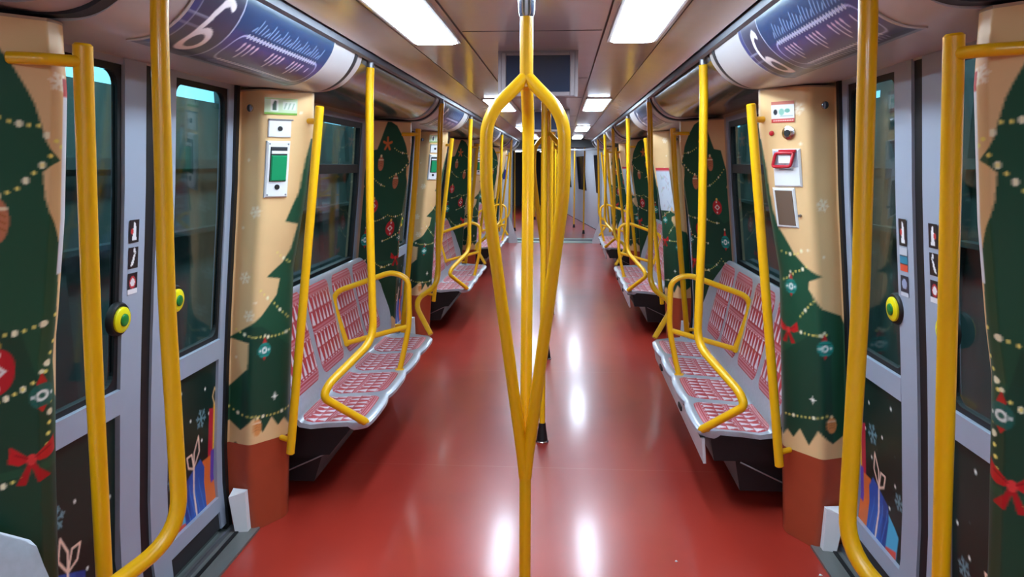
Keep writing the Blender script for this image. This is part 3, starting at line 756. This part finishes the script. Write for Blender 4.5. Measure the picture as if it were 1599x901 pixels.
# ------------------------------------------------------------------ route maps on the door covers
def map_paint(A, B, s):
    """A: 0..1 reading direction, B: 0 bottom..1 top; aspect about 3.6"""
    c = Cv(A * 3.9, B, (66, 60, 122)); L = 3.9
    c.put(c.B > .62 + .0 * c.A, (34, 62, 104)); c.put((c.B > .52) & (c.B <= .62), (50, 58, 114)); c.put(c.B > .9, (26, 66, 98))
    c.put(c.B < .13, (46, 44, 88)); c.put(c.B < .05, (130, 150, 165))
    # number panel
    c.put((c.A < .95), (58, 58, 84)); c.put(c.A < .12, (52, 60, 120)); c.put((c.A < .95) & (c.B < .12), (98, 96, 104)); c.line([(.98, -.1), (.98, .35), (.94, 1.1)], .022, (190, 196, 220))
    c.line([(.14, .0), (.14, 1)], .015, (160, 166, 200)); c.line([(.0, .62), (.5, .62)], .015, (170, 176, 205)); c.line([(.0, .5), (.45, .5)], .012, (170, 176, 205))
    # the 6
    th = np.linspace(0, 2 * PI, 26)
    c.line([(.56 + .155 * math.cos(t), .34 + .15 * math.sin(t)) for t in th], .085, (244, 236, 240))
    c.line([(.405, .36), (.41, .52), (.46, .68), (.55, .80), (.66, .84), (.74, .80)], .085, (244, 236, 240))
    # loop line of the circular route with its stations
    lx0, lx1, lz0, lz1 = 1.16, 3.74, .20, .60; r = .16; P = []
    for (cx, cz, a0) in ((lx1 - r, lz1 - r, 0), (lx0 + r, lz1 - r, 90), (lx0 + r, lz0 + r, 180), (lx1 - r, lz0 + r, 270)):
        P += [(cx + r * math.cos(math.radians(a0 + d)), cz + r * math.sin(math.radians(a0 + d))) for d in range(0, 91, 15)]
    c.line(P + [P[0]], .022, (176, 180, 225))
    for i in range(26):
        x = lx0 + .2 + i * (lx1 - lx0 - .4) / 25; c.disc(x, lz1, .026, (226, 228, 240)); c.disc(x, lz1, .012, (60, 80, 140))
        c.line([(x, lz1 + .07), (x + .07, lz1 + .12 + .09 * ((i * 7) % 4) / 3)], .022, (126, 156, 196))
    for i in range(24):
        x = lx0 + .22 + i * (lx1 - lx0 - .4) / 24; c.disc(x, lz0, .022, (220, 222, 238))
        c.line([(x, lz0 - .05), (x - .05, lz0 - .10)], .02, (160, 166, 206))
    for gx in (1.42, 2.22, 2.92):
        for j, h in enumerate((.10, .19, .14, .08)):
            c.line([(gx + j * .115, .50), (gx + j * .115, .50 - h)], .034, (206, 204, 226)); c.disc(gx + j * .115, .50, .028, (214, 190, 214))
    c.line([(3.5, .50), (3.5, .44)], .03, (206, 204, 226))
    return c.C
def make_map(s, yc, label):
    prof = bez(CP_D, 6); P = np.array(prof); d = np.r_[0, np.cumsum(np.hypot(*np.diff(P, axis=0).T))]
    keep0 = .02; keep1 = d[np.argmin(np.abs(P[:, 0] - .955))]
    nu, nv = 270, 70
    y0, y1 = (yc - .56, yc + .50) if s < 0 else (yc - .60, yc + .37)
    V = np.linspace(keep1, keep0, nv); x = np.interp(V, d, P[:, 0]); z = np.interp(V, d, P[:, 1])
    A, B = np.meshgrid(np.linspace(0, 1, nu), np.linspace(0, 1, nv), indexing='ij')
    t = A if s < 0 else 1 - A                       # reads left to right for somebody facing it
    r = thing('route_map', label, 'map', (s * .85, yc, 2.0), 'curved metro line maps above the doors')
    # slanted ends like the photographed sheet
    Yg = y0 + (y1 - y0) * A + .0 * B
    nx = np.gradient(z); nz = -np.gradient(x); ln = np.hypot(nx, nz); nx, nz = nx / ln, nz / ln
    sgn = -1 if (nx[nv // 2] > 0) else 1
    X = np.tile(x + sgn * nx * .003, (nu, 1)); Zz = np.tile(z + sgn * nz * .003, (nu, 1))
    grid_obj('printed_sheet', X, Yg, Zz, aa(lambda a, b: map_paint(a, b, s), t, B), MAPM, r, s, flip=True)
    for ya, yb in ((y0 - .012, y0), (y1, y1 + .012)):
        MB(s).strip([(X[0, i] - .001, Zz[0, i] - .001) for i in range(nv - 1, -1, -3)], ya, yb, .003).build('end_strip', COVER, r)
    return r
for s in (-1, 1):
    m0 = make_map(s, DOORS[0], 'curved blue route map with a large 6 above the nearest %s door' % SIDE[s])
    for k in range(1, 4): copy_tree(m0, None, BAY * k, 'curved blue route map above the %s %s door' % (BAYW[k], SIDE[s]))

# ------------------------------------------------------------------ benches
Y0B, Y1B, Y1K = .90, 2.74, 2.88       # relative to door centre: seat start, seat end, back end
SW = (Y1B - Y0B) / 4
CURL = .05         # how far the far end of the backrest turns towards the aisle
def shell_x_front(y):
    ph = ((y - Y0B) / SW) % 1.0
    x = .772 + .016 * (2 * abs(ph - .5)) ** 3
    if y > Y1B: x = .80 + (y - Y1B) / (Y1K - Y1B) * .34
    e = y - Y0B
    if e < .05: x += .05 * (1 - e / .05) ** 2
    if 0 <= Y1B - y < .03: x += .012
    return x
def seat_profile(y):
    """upper surface, list of (x,z) from the front lip to the top of the back"""
    f = shell_x_front(y)
    k = 1.0
    if y > 2.50: k = 1 - .42 * ((y - 2.50) / (Y1K - 2.50)) ** 2.2
    if y < Y0B + .12: k = 1 - .10 * (1 - (y - Y0B) / .12) ** 2
    base = [(f + .012, .398), (f, .408), (f, .424), (f + .012, .434), (f + .04, .437), (min(f + .14, 1.05), .430), (1.06, .420), (1.105, .428), (1.13, .452), (1.142, .50)]
    back = [(1.160, .58), (1.182, .68), (1.205, .80), (1.228, .92), (1.240, 1.0), (1.254, 1.025)]
    base = [(max(x, f), z) for x, z in base]
    curl = CURL * max(0.0, (y - 2.64) / (Y1K - 2.64)) ** 2
    out = base + [(x, .50 + (z - .50) * k) for x, z in back]
    return [(x - curl * min(1, max(0, (i - 7) / 4)), z) for i, (x, z) in enumerate(out)]
def pad_pattern(U, V, w, h):
    """knit-like print. U across (m), V along (m)"""
    c = Cv(U, V, (186, 50, 58)); W = (226, 214, 222)
    v = c.B / h; u = c.A
    for a, b in ((.03, .045), (.065, .078), (.10, .112), (.485, .50), (.52, .532), (.89, .902), (.925, .938), (.96, .972)):
        c.put((v > a) & (v < b), (214, 150, 160))
    for r0, r1 in ((.15, .30), (.32, .46), (.56, .70), (.72, .86)):
        ph = np.abs(((u / .058) % 1) - .5) * 2; t = (v - r0) / (r1 - r0)
        m = (v > r0) & (v < r1) & (ph < (.62 * (1 - .75 * np.clip(t, 0, 1))))
        c.put(m, W)
    ph = np.abs(((u / .045) % 1) - .5) * 2
    c.put((v > .125) & (v < .14) & (ph < .5), W); c.put((v > .87) & (v < .882) & (ph < .5), W); c.put((v > .465) & (v < .478) & (ph < .5), W)
    return c.C
def make_bench(s, yc, label):
    r = thing('bench_seat', label, 'bench', (s * 1.05, yc + (Y0B + Y1B) / 2, 0), 'four seat benches along both walls')
    # shell: closed section, lofted down the carriage
    ys = np.concatenate([np.linspace(Y0B, Y0B + .06, 6), np.linspace(Y0B + .08, Y1B - .03, 96), np.linspace(Y1B - .02, Y1K, 18)])
    vs = []; fs = []; n = None
    for y in ys:
        top = seat_profile(y); k = len(top)
        und = [(min(x + .018, xw(z) - .004), z + .002 if i > 12 else z - .018) for i, (x, z) in enumerate(top)][::-1]
        # underside: offset below and behind
        und = []
        for i in range(k - 1, -1, -1):
            x, z = top[i]
            if i >= 9: und.append((x + .022, z - .006 if i > 13 else z))
            elif i >= 7: und.append((x + .012, z - .022))
            elif i >= 4: und.append((x, z - .022))
            elif i == 0: und.append((x + .014, z + .006))
        ring = top + und; n = len(ring); vs += [(x, yc + y, z) for x, z in ring]
    for a in range(len(ys) - 1):
        for i in range(n):
            j = (i + 1) % n; fs.append((a * n + i, a * n + j, (a + 1) * n + j, (a + 1) * n + i))
    fs.append(tuple(range(n))); fs.append(tuple(reversed(range((len(ys) - 1) * n, len(ys) * n))))
    MB(s).add(vs, fs, True).build('seat_shell', SHELL, r)
    # printed pads
    def pad(y0, y1, t0, t1, name):
        nu, nv = 72, 84; w = y1 - y0
        X = np.zeros((nu, nv)); Yy = X.copy(); Zz = X.copy(); A = X.copy(); B = X.copy()
        for i in range(nu):
            e = i / (nu - 1); y = y0 + w * e; pr = np.array(seat_profile(y)); pr[:, 0] = pr[:, 0]
            d = np.r_[0, np.cumsum(np.hypot(*np.diff(pr, axis=0).T))]
            # arc positions measured from the crook of the seat
            d0 = d[9]; q0, q1 = (d[3] + .028, d0 - .06) if t0 == 0 else (d0 + .02, d0 + .02 + .495)
            ue = abs(2 * e - 1)
            sh = .035 * max(0, (ue - .72) / .28) ** 2.2
            ts = np.linspace(q0 + sh, q1 - sh, nv)
            x = np.interp(ts, d, pr[:, 0]); z = np.interp(ts, d, pr[:, 1])
            tx = np.gradient(x); tz = np.gradient(z); ln = np.hypot(tx, tz); nx, nz = -tz / ln, tx / ln
            ve = np.abs(np.linspace(-1, 1, nv)); hgt = .011 * (1 - ue ** 8) * (1 - ve ** 8) - .002
            X[i] = x + nx * hgt; Zz[i] = z + nz * hgt; Yy[i] = y; A[i] = y - y0; B[i] = ts - q0
        hh = B.max()
        grid_obj(name, X, yc + Yy, Zz, aa(lambda a, b: pad_pattern(a, b, w, hh), A, B, 2), FABR, r, s)
    for k in range(4):
        a = Y0B + SW * k; pad(a + .028, a + SW - .022, 0, 0, 'seat_pad'); pad(a + (.03 if k < 3 else .02), a + SW - (.022 if k < 3 else .05), 1, 1, 'back_pad')
    # under-seat box
    m = MB(s); y0, y1 = yc + Y0B + .05, yc + Y1B - .05
    if s > 0:
        m.extrude([(.84, .40), (.865, .27), (1.33, .27), (1.33, .40)], y0, y1, False, True)
        m.extrude([(.97, .27), (1.0, .11), (1.33, .11), (1.33, .27)], y0 + .03, y1, False, True)
    else:
        m.extrude([(.87, .40), (.99, .25), (1.33, .22), (1.33, .40)], y0, y1, False, True)
        m.extrude([(1.03, .25), (1.08, .10), (1.33, .10), (1.33, .25)], y0 + .02, y1, False, True)
    m.build('underseat_box', UNDER, r)
    MB(s).tube([(.99, y0 + .006, .262), (1.33, y0 + .004, .10)], .004, seg=6).build('edge_strip', STEEL, r)
    if s > 0:
        ap = MB(s)
        ap.add([(.795, y0 - .05, .395), (.795, y1 + .03, .395), (.808, y1 + .03, .30), (.812, y0 - .02, .262), (.805, y0 - .05, .275),
                (.808, y0 - .05, .395), (.808, y1 + .03, .395), (.821, y1 + .03, .30), (.825, y0 - .02, .262), (.818, y0 - .05, .275)],
               [(0, 1, 2, 3, 4), (9, 8, 7, 6, 5)] + [(i, (i + 1) % 5, (i + 1) % 5 + 5, i + 5) for i in range(5)])
        a = ap.build('apron', APRON, r); tag(a, 'pale apron under the seat edge')
        for yy in (y0 + .55, y0 + 1.35):
            MB(s).box(.792, .815, yy, yy + .09, .325, .35).build('latch', BLACK, a)
        MB(s).box(.79, .812, y0 - .03, y1 + .03, .394, .400).build('gap_strip', BLACK, r)
    # armrest loop between second and third seat
    ya = yc + Y0B + 2 * SW + .02; R = .0165
    ar = MB(s).tube([(.832, ya, .43), (.80, ya, .56), (.765, ya, .72), (.765, ya, .99), (.86, ya, 1.03), (1.235, ya, .895), (1.19, ya, .72), (1.145, ya, .575)], R, .085).build('armrest', YEL, r)
    MB(s).tube([(1.215, ya, .575), (.775, ya, .70)], R * .95).build('lower_bar', YEL, ar)
    MB(s).disc((.832, ya, .432), (0, 0, 1), .028, .008).build('foot_flange', YEL, ar)
    return r
for s in (-1, 1):
    b0 = make_bench(s, DOORS[0], 'grey bench with red and white knit-print seats after the nearest %s door' % SIDE[s])
    copy_tree(b0, None, BAY, 'grey bench with red knit-print seats between the second and third %s doors' % SIDE[s])
    copy_tree(b0, None, 2 * BAY, 'distant grey bench with red seats between the third and farthest %s doors' % SIDE[s])
CURL = .18; Y1K = 2.95
make_bench(-1, DOORS[0] - BAY, 'grey bench end just showing in the lower left corner before the nearest pillar')

# ------------------------------------------------------------------ side poles (ceiling to seat corner)
RP = .0195
def pole_near_end(s, yc, label):     # rises from the camera-side corner of a bench
    y = yc + 1.09
    r = thing('side_pole', label, 'pole', (s * .79, y, .8), 'yellow side poles at the bench ends')
    MB(s).tube([(.762, y - .01, 2.10), (.772, y, 1.98), (.835 - .045, y, 1.35), (.79, y, .80), (.93, yc + .80, .655), (.95, yc + .77, .60), (.79, yc + .90, .44)], RP, .09).build('tube', YEL, r)
    MB(s).tube([(.755, y - .015, 2.19), (.762, y - .01, 2.09)], .016).build('top_fitting', STEEL, r)
    MB(s).disc((.803, yc + .905, .437), (0, 0, 1), .027, .01).build('foot_flange', YEL, r)
    return r
def pole_far_end(s, yc, label):      # yc: the door after the bench
    y = yc - .78
    r = thing('side_pole', label, 'pole', (s * .79, y, .8), 'yellow side poles at the bench ends')
    MB(s).tube([(.755, y + .02, 2.10), (.765, y + .015, 1.98), (.79, y, 1.35), (.80, y, .75), (.95, yc - 1.0, .66), (.80, yc - 1.13, .44)], RP, .11).build('tube', YEL, r)
    MB(s).tube([(.752, y + .02, 2.19), (.755, y + .02, 2.09)], .016).build('top_fitting', STEEL, r)
    return r
for s in (-1, 1):
    a = pole_near_end(s, DOORS[0], 'yellow pole curving down to the near corner of the nearest %s bench' % SIDE[s])
    for k in (1, 2): copy_tree(a, None, BAY * k, 'yellow pole curving down to the near corner of the %s %s bench' % (BAYW[k], SIDE[s]))
    b = pole_far_end(s, DOORS[0], 'thick yellow bent pole in the %s foreground before the nearest door' % SIDE[s])
    for k in (1, 2, 3): copy_tree(b, None, BAY * k, 'yellow pole at the far end of the %s %s bench' % (BAYW[k - 1], SIDE[s]))

# ------------------------------------------------------------------ grab bars on the pillars
def bar_F(s, yc, label):
    r = thing('grab_bar', label, 'grab bar', (s * 1.0, yc + .78, .3), 'yellow grab bars on the pillars')
    MB(s).tube([(.905, yc + .76, 1.90), (1.105, yc + .74, .335)], RP).build('tube', YEL, r)
    MB(s).tube([(.918, yc + .76, 1.835), (xin(1.835) + .03, yc + .80, 1.84)], .013).build('bracket', YEL, r)
    MB(s).tube([(1.098, yc + .742, .40), (xin(.4) + .03, yc + .775, .405)], .013).build('bracket', YEL, r)
    return r
def bar_B(s, yc, label):
    r = thing('grab_bar', label, 'grab bar', (s * 1.0, yc - .78, .3), 'yellow grab bars on the pillars')
    MB(s).tube([(.925, yc - .80, 1.915), (.985, yc - .77, 1.30), (1.115, yc - .64, .34)], .0205, .3).build('tube', YEL, r)
    MB(s).tube([(.928, yc - .80, 1.875), (.965, yc - .875, 1.872), (1.03, yc - .90, 1.872)], .013, .02).build('bracket', YEL, r)
    MB(s).tube([(1.108, yc - .645, .40), (xin(.4) + .09, yc - .70, .405)], .013).build('bracket', YEL, r)
    return r
for s in (-1, 1):
    a = bar_F(s, DOORS[0], 'slanting yellow grab bar beside the nearest beige pillar on the %s' % SIDE[s])
    for k in (1, 2, 3): copy_tree(a, None, BAY * k, 'slanting yellow grab bar beyond the %s %s door' % (BAYW[k], SIDE[s]))
    b = bar_B(s, DOORS[0], 'large yellow grab bar on the green foreground pillar at the %s edge' % SIDE[s])
    for k in (1, 2, 3): copy_tree(b, None, BAY * k, 'yellow grab bar on the near side of the %s %s door' % (BAYW[k], SIDE[s]))

# ------------------------------------------------------------------ centre poles
def foot_and_collar(c, r):
    MB().lathe((c[0], c[1]), [(.036, .0), (.040, .006), (.036, .012), (.026, .014)], 24).build('foot_ring', CHROME, r)
    MB().lathe((c[0], c[1]), [(.034, .012), (.032, .03), (.024, .085), (.021, .12)], 24).build('foot_cone', BLACK, r)
    MB().lathe((c[0], c[1]), [(.0205, 2.09), (.024, 2.10), (.028, 2.15), (.036, 2.19), (.038, 2.199)], 24).build('ceiling_collar', CHROME, r)
def centre_triple(yc, label):
    c = (.02, yc, 0); r = thing('triple_pole', label, 'pole', c, 'three-armed yellow centre poles')
    MB().tube([(c[0], yc, .10), (c[0], yc, .70)], .0195).build('lower_tube', YEL, r)
    MB().tube([(c[0], yc, 1.88), (c[0], yc, 2.10)], .0205).build('upper_tube', YEL, r)
    for a in (90, 210, 330):
        dx, dy = math.cos(math.radians(a)), math.sin(math.radians(a)); Rm = .137
        MB().tube([(c[0] + dx * .003, yc + dy * .003, 1.915), (c[0] + dx * .035, yc + dy * .035, 1.885), (c[0] + dx * Rm * .98, yc + dy * Rm * .98, 1.795), (c[0] + dx * Rm, yc + dy * Rm, 1.58), (c[0] + dx * .008, yc + dy * .008, .68), (c[0] + dx * .002, yc + dy * .002, .62)], .0195, .075, 16).build('curved_arm', YEL, r)
    MB().disc((c[0], yc - .02, .95), (0, -1, 0), .004, .004, 8)
    foot_and_collar(c, r); return r
def centre_single(yc, label):
    c = (.03, yc, 0); r = thing('centre_pole', label, 'pole', c, 'straight yellow centre poles')
    MB().tube([(c[0], yc, .10), (c[0], yc, 2.10)], .0175).build('tube', YEL, r)
    foot_and_collar(c, r); return r
TP = centre_triple(2.33, 'large three-armed yellow pole in the middle foreground')
for k, w in ((1, 'second'), (2, 'third'), (3, 'farthest')): copy_tree(TP, None, BAY * k, '%s three-armed yellow pole along the middle of the aisle' % w)
SP = centre_single(4.27, 'straight yellow centre pole with black cone foot just behind the three-armed pole')
for k, w in ((1, 'second'), (2, 'third')): copy_tree(SP, None, BAY * k, '%s straight yellow pole along the middle of the aisle' % w)

# ------------------------------------------------------------------ ceiling lights
def light(s, y0, y1, label):
    r = thing('ceiling_light', label, 'light', (s * .432, (y0 + y1) / 2, 2.19), 'white ceiling light panels')
    x0, x1 = .338, .527; m = MB(s)
    for a, b, c, d in ((x0 - .014, x0, y0 - .014, y1 + .014), (x1, x1 + .014, y0 - .014, y1 + .014), (x0, x1, y0 - .014, y0), (x0, x1, y1, y1 + .014)): m.box(a, b, c, d, 2.186, 2.2)
    m.build('frame', COVER, r)
    # softly rounded diffuser
    R = .03; P = []
    for (cx, cy, a0) in ((x1 - R, y1 - R, 0), (x0 + R, y1 - R, 90), (x0 + R, y0 + R, 180), (x1 - R, y0 + R, 270)):
        P += [(cx + R * math.cos(math.radians(a0 + d)), cy + R * math.sin(math.radians(a0 + d))) for d in range(0, 91, 15)]
    k = len(P); mx, my = (x0 + x1) / 2, (y0 + y1) / 2
    vs = [(x, y, 2.195) for x, y in P] + [(x, y, 2.184) for x, y in P] + [(mx + (x - mx) * .94, my + (y - my) * .985, 2.180) for x, y in P]
    MB(s).add(vs, [tuple(range(2 * k, 3 * k)), tuple(reversed(range(k)))] + [(i, (i + 1) % k, (i + 1) % k + k, i + k) for i in range(k)] + [(i + k, (i + 1) % k + k, (i + 1) % k + 2 * k, i + 2 * k) for i in range(k)]).build('diffuser', LAMP, r)
    return r
LY = [(2.05, 3.42), (6.3, 7.6), (10.75, 12.1), (14.3, 15.5)]
for s in (-1, 1):
    for (a, b), w in zip(LY, BAYW): light(s, a, b, '%s white light panel in the %s ceiling row' % (w, SIDE[s]))
    light(s, -1.3, .1, 'white light panel behind the camera in the %s ceiling row' % SIDE[s])

# ------------------------------------------------------------------ screens hanging under the ceiling
def tv(y, label, zb=1.98):
    r = thing('ceiling_screen', label, 'screen', (.02, y, 2.2), 'screens hung from the ceiling')
    m = MB(); x0, x1 = -.185, .205
    m.add([(x0, y, zb), (x1, y, zb), (x1, y + .02, 2.2), (x0, y + .02, 2.2), (x0 + .03, y + .10, zb + .02), (x1 - .03, y + .10, zb + .02), (x1, y + .14, 2.2), (x0, y + .14, 2.2)],
          [(0, 1, 2, 3), (4, 5, 6, 7), (0, 1, 5, 4), (1, 2, 6, 5), (2, 3, 7, 6), (3, 0, 4, 7)])
    m.build('housing', BEZEL, r)
    o = Vector((.01, y + .010, 2.092)); u = Vector((0, .09, 1)).normalized(); nn = Vector((0, -1, .09)).normalized()
    f = MB(); 
    for a0, a1, b0, b1 in ((-.18, -.155, -.112, .10), (.155, .18, -.112, .10), (-.155, .155, .085, .10), (-.155, .155, -.112, -.09)): f.fbox(o, (1, 0, 0), u, nn, a0, a1, b0, b1, -.002, .008, .003)
    f.build('bezel', BEZEL, r)
    MB().fbox(o, (1, 0, 0), u, nn, -.155, .155, -.09, .085, -.002, .002, .0005).build('screen', SCREEN, r)
    return r
tv(3.72, 'dark flat screen hung from the ceiling behind the three-armed pole')
tv(7.6, 'second dark screen hung farther along the ceiling')

# ------------------------------------------------------------------ gangway portal and the next carriage, turning left
po = thing('wall_far', None, None, (0, YEND, 0), kind='structure')
for s in (-1, 1):
    MB(s).box(.99, 1.42, YEND - .02, YEND + .30, 0, 2.3).build('portal_panel', PALE, po)
    MB(s).box(.93, .99, YEND + .0, YEND + .25, 0, 2.02).build('portal_post', mat('portal_grey', (150, 156, 166), .35, .3), po)
    MB(s).extrude([(.80, 0), (.99, 0), (.99, .62), (.93, .42), (.80, .05)], YEND - .12, YEND - .02, False, True).build('portal_skirt', PALE, po)
MB().box(-1.42, 1.42, YEND, YEND + .30, 2.02, 2.3).build('portal_header', SLOT, po)
MB().box(-1.0, 1.0, YEND - .03, YEND, 1.955, 1.99).build('portal_lintel', STEEL, po)
gp = thing('floor_gangway', None, None, (0, YEND, 0), kind='structure')
MB().box(-.99, .99, YEND - .05, YEND + .9, -.05, .012).build('tread_plate', mat('gangway_plate', (164, 182, 176), .35, .4), gp)
MB().box(-.99, .99, YEND + .3, YEND + .36, .012, .05).build('bridge_lip', STEEL, gp)
MB(-1).box(1.02, 1.12, YEND - .035, YEND - .02, 1.36, 1.56).build('blue_notice', BLUEP, po)
# bellows
for s in (-1, 1):
    m = MB(s)
    for i in range(8): m.box(1.0 + .03 * (i % 2), 1.1, YEND + .3 + i * .08, YEND + .38 + i * .08, 0, 2.1)
    m.build('bellows', DGREY, gp)
# next carriage: everything parented to a rotated root
ang = math.radians(6.5)
nx = thing('floor_next_carriage', None, None, (0, YEND + .9, 0), kind='structure'); NR = nx
def nb(m, name, mt, parent=None):
    """build in local coordinates of the rotated carriage"""
    o = m.build(name, mt); o.parent = parent or NR; return o
nb(MB().box(-1.3, 1.3, 0, 14, -.05, .0), 'red_floor', FLOOR)
nx.rotation_euler = (0, 0, ang)
nw = thing('wall_next_carriage', None, None, (0, YEND + .9, 0), kind='structure'); nw.rotation_euler = (0, 0, ang)
for s in (-1, 1):
    nb(MB(s).strip([(1.2, 2.1), (1.26, 1.3), (1.33, .6), (1.33, 0)], 0, 14, .05), 'wall_lining', PALE, nw)
    for k in range(4):
        nb(MB(s).strip([(1.19, 1.9), (1.24, 1.35), (1.28, .95)], .7 + 3.3 * k, 2.2 + 3.3 * k, .02), 'window_glass', SCREEN, nw)
    nb(MB(s).box(1.0, 1.3, 0, .12, 0, 2.1), 'end_panel', PALE, nw)
nb(MB().box(-1.3, 1.3, 0, 14, 2.1, 2.15), 'ceiling_lining', SLOT, nw)
nb(MB().box(-1.3, 1.3, 14, 14.1, 0, 2.1), 'end_wall', DGREY, nw)
def next_pole(x, y, w):
    o = thing('far_pole', 'thin yellow pole in the carriage beyond the gangway, %s' % w, 'pole', (0, 0, 0), 'yellow poles beyond the gangway')
    c, s_ = math.cos(ang), math.sin(ang); o.location = (x * c - y * s_, YEND + .9 + x * s_ + y * c, 0)
    z = MB().tube([(0, 0, 0), (0, 0, 2.1)], .019); a = z.build('tube', YEL); a.parent = o
    q = MB().lathe((0, 0), [(.035, 0), (.03, .03), (.022, .09)]); q2 = q.build('foot_cone', BLACK); q2.parent = o
for i, (x, y) in enumerate(((.82, 1.2), (.82, 3.0), (.82, 5.0), (.82, 7.2), (0, 2.2), (0, 6.0), (-.82, 2.0), (-.82, 5.5))):
    next_pole(x, y, ['first on the right', 'second on the right', 'third on the right', 'fourth on the right', 'first in the middle', 'second in the middle', 'first on the left', 'second on the left'][i])
c, s_ = math.cos(ang), math.sin(ang)
for x, y, w in ((-.43, 3, 'left near'), (.43, 3, 'right near'), (-.43, 7.5, 'left far'), (.43, 7.5, 'right far')):
    o = MB().box(-.1, .1, -.6, .6, -.012, 0).build('ceiling_light', LAMP); o.location = (x * c - y * s_, YEND + .9 + x * s_ + y * c, 2.099); o.rotation_euler = (0, 0, ang)
    tag(o, 'small distant light panel in the next carriage, %s one' % w, 'light', 'white ceiling light panels')

# ------------------------------------------------------------------ outside the windows: a dim depot hall on both sides
for s in (-1, 1):
    w = thing('wall_outside_' + SIDE[s], None, None, (s * 3.2, 6, 0), kind='structure')
    z0, z1 = (2.24, 2.75) if s < 0 else (2.30, 2.38)
    MB(s).box(3.2, 3.3, -3, 20, -1, z0).build('hall_wall', TUNN, w)
    MB(s).box(3.2, 3.3, -3, 20, z1, 4.0).build('hall_wall', TUNN, w)
    MB(s).box(3.26, 3.3, -3, 20, z0, z1).build('added_glow_strip', LIT, w)  # glowing strip invented to brighten the tops of the door windows
    for i in range(16): MB(s).box(3.14, 3.25, -2.6 + i * 1.4, -2.35 + i * 1.4, -1, 3.6).build('hall_column', TUNB, w)
    MB(s).box(3.1, 3.2, -3, 20, 1.62, 1.70).build('hall_pipe', TUNB, w); MB(s).box(3.1, 3.2, -3, 20, 1.05, 1.09).build('hall_pipe', TUNB, w)
    MB(s).box(1.5, 3.3, -3, 20, -1.05, -1.0).build('hall_ground', DGREY, w)
    MB(s).box(1.5, 3.3, -3, 20, 4.0, 4.05).build('hall_roof', DGREY, w)
    for i in range(4):
        L = bpy.data.lights.new('hall_fill_light', 'AREA'); L.shape = 'RECTANGLE'; L.size = .3; L.size_y = 4.5; L.energy = 70; L.color = (.8, .97, 1)  # unseen fill lights added to brighten the outside walls
        lo = bpy.data.objects.new('hall_fill_light', L); COL.objects.link(lo); lo.location = (s * 2.1, -.5 + 5.2 * i, 3.95)

# ------------------------------------------------------------------ world, camera, view
wd = bpy.data.worlds.new('World'); SC.world = wd; wd.use_nodes = True
wd.node_tree.nodes['Background'].inputs['Color'].default_value = (.02, .03, .035, 1); wd.node_tree.nodes['Background'].inputs['Strength'].default_value = .5
cam = bpy.data.cameras.new('camera'); co = bpy.data.objects.new('camera', cam); COL.objects.link(co)
cam.sensor_width = 36; cam.lens = F_PX / 1599 * 36; cam.clip_start = .05; cam.clip_end = 100
co.location = EYE
# world axes expressed in camera space -> camera matrix
from mathutils import Matrix
R = Matrix((_xx, _fy, _up))            # rows: world X, Y, Z in camera coordinates
co.matrix_world = Matrix.Translation(EYE) @ R.to_4x4()
SC.camera = co
SC.view_settings.view_transform = 'Standard'; SC.view_settings.look = 'None'; SC.view_settings.gamma = 1; SC.view_settings.use_curve_mapping = False
SC.view_settings.exposure = 0.75
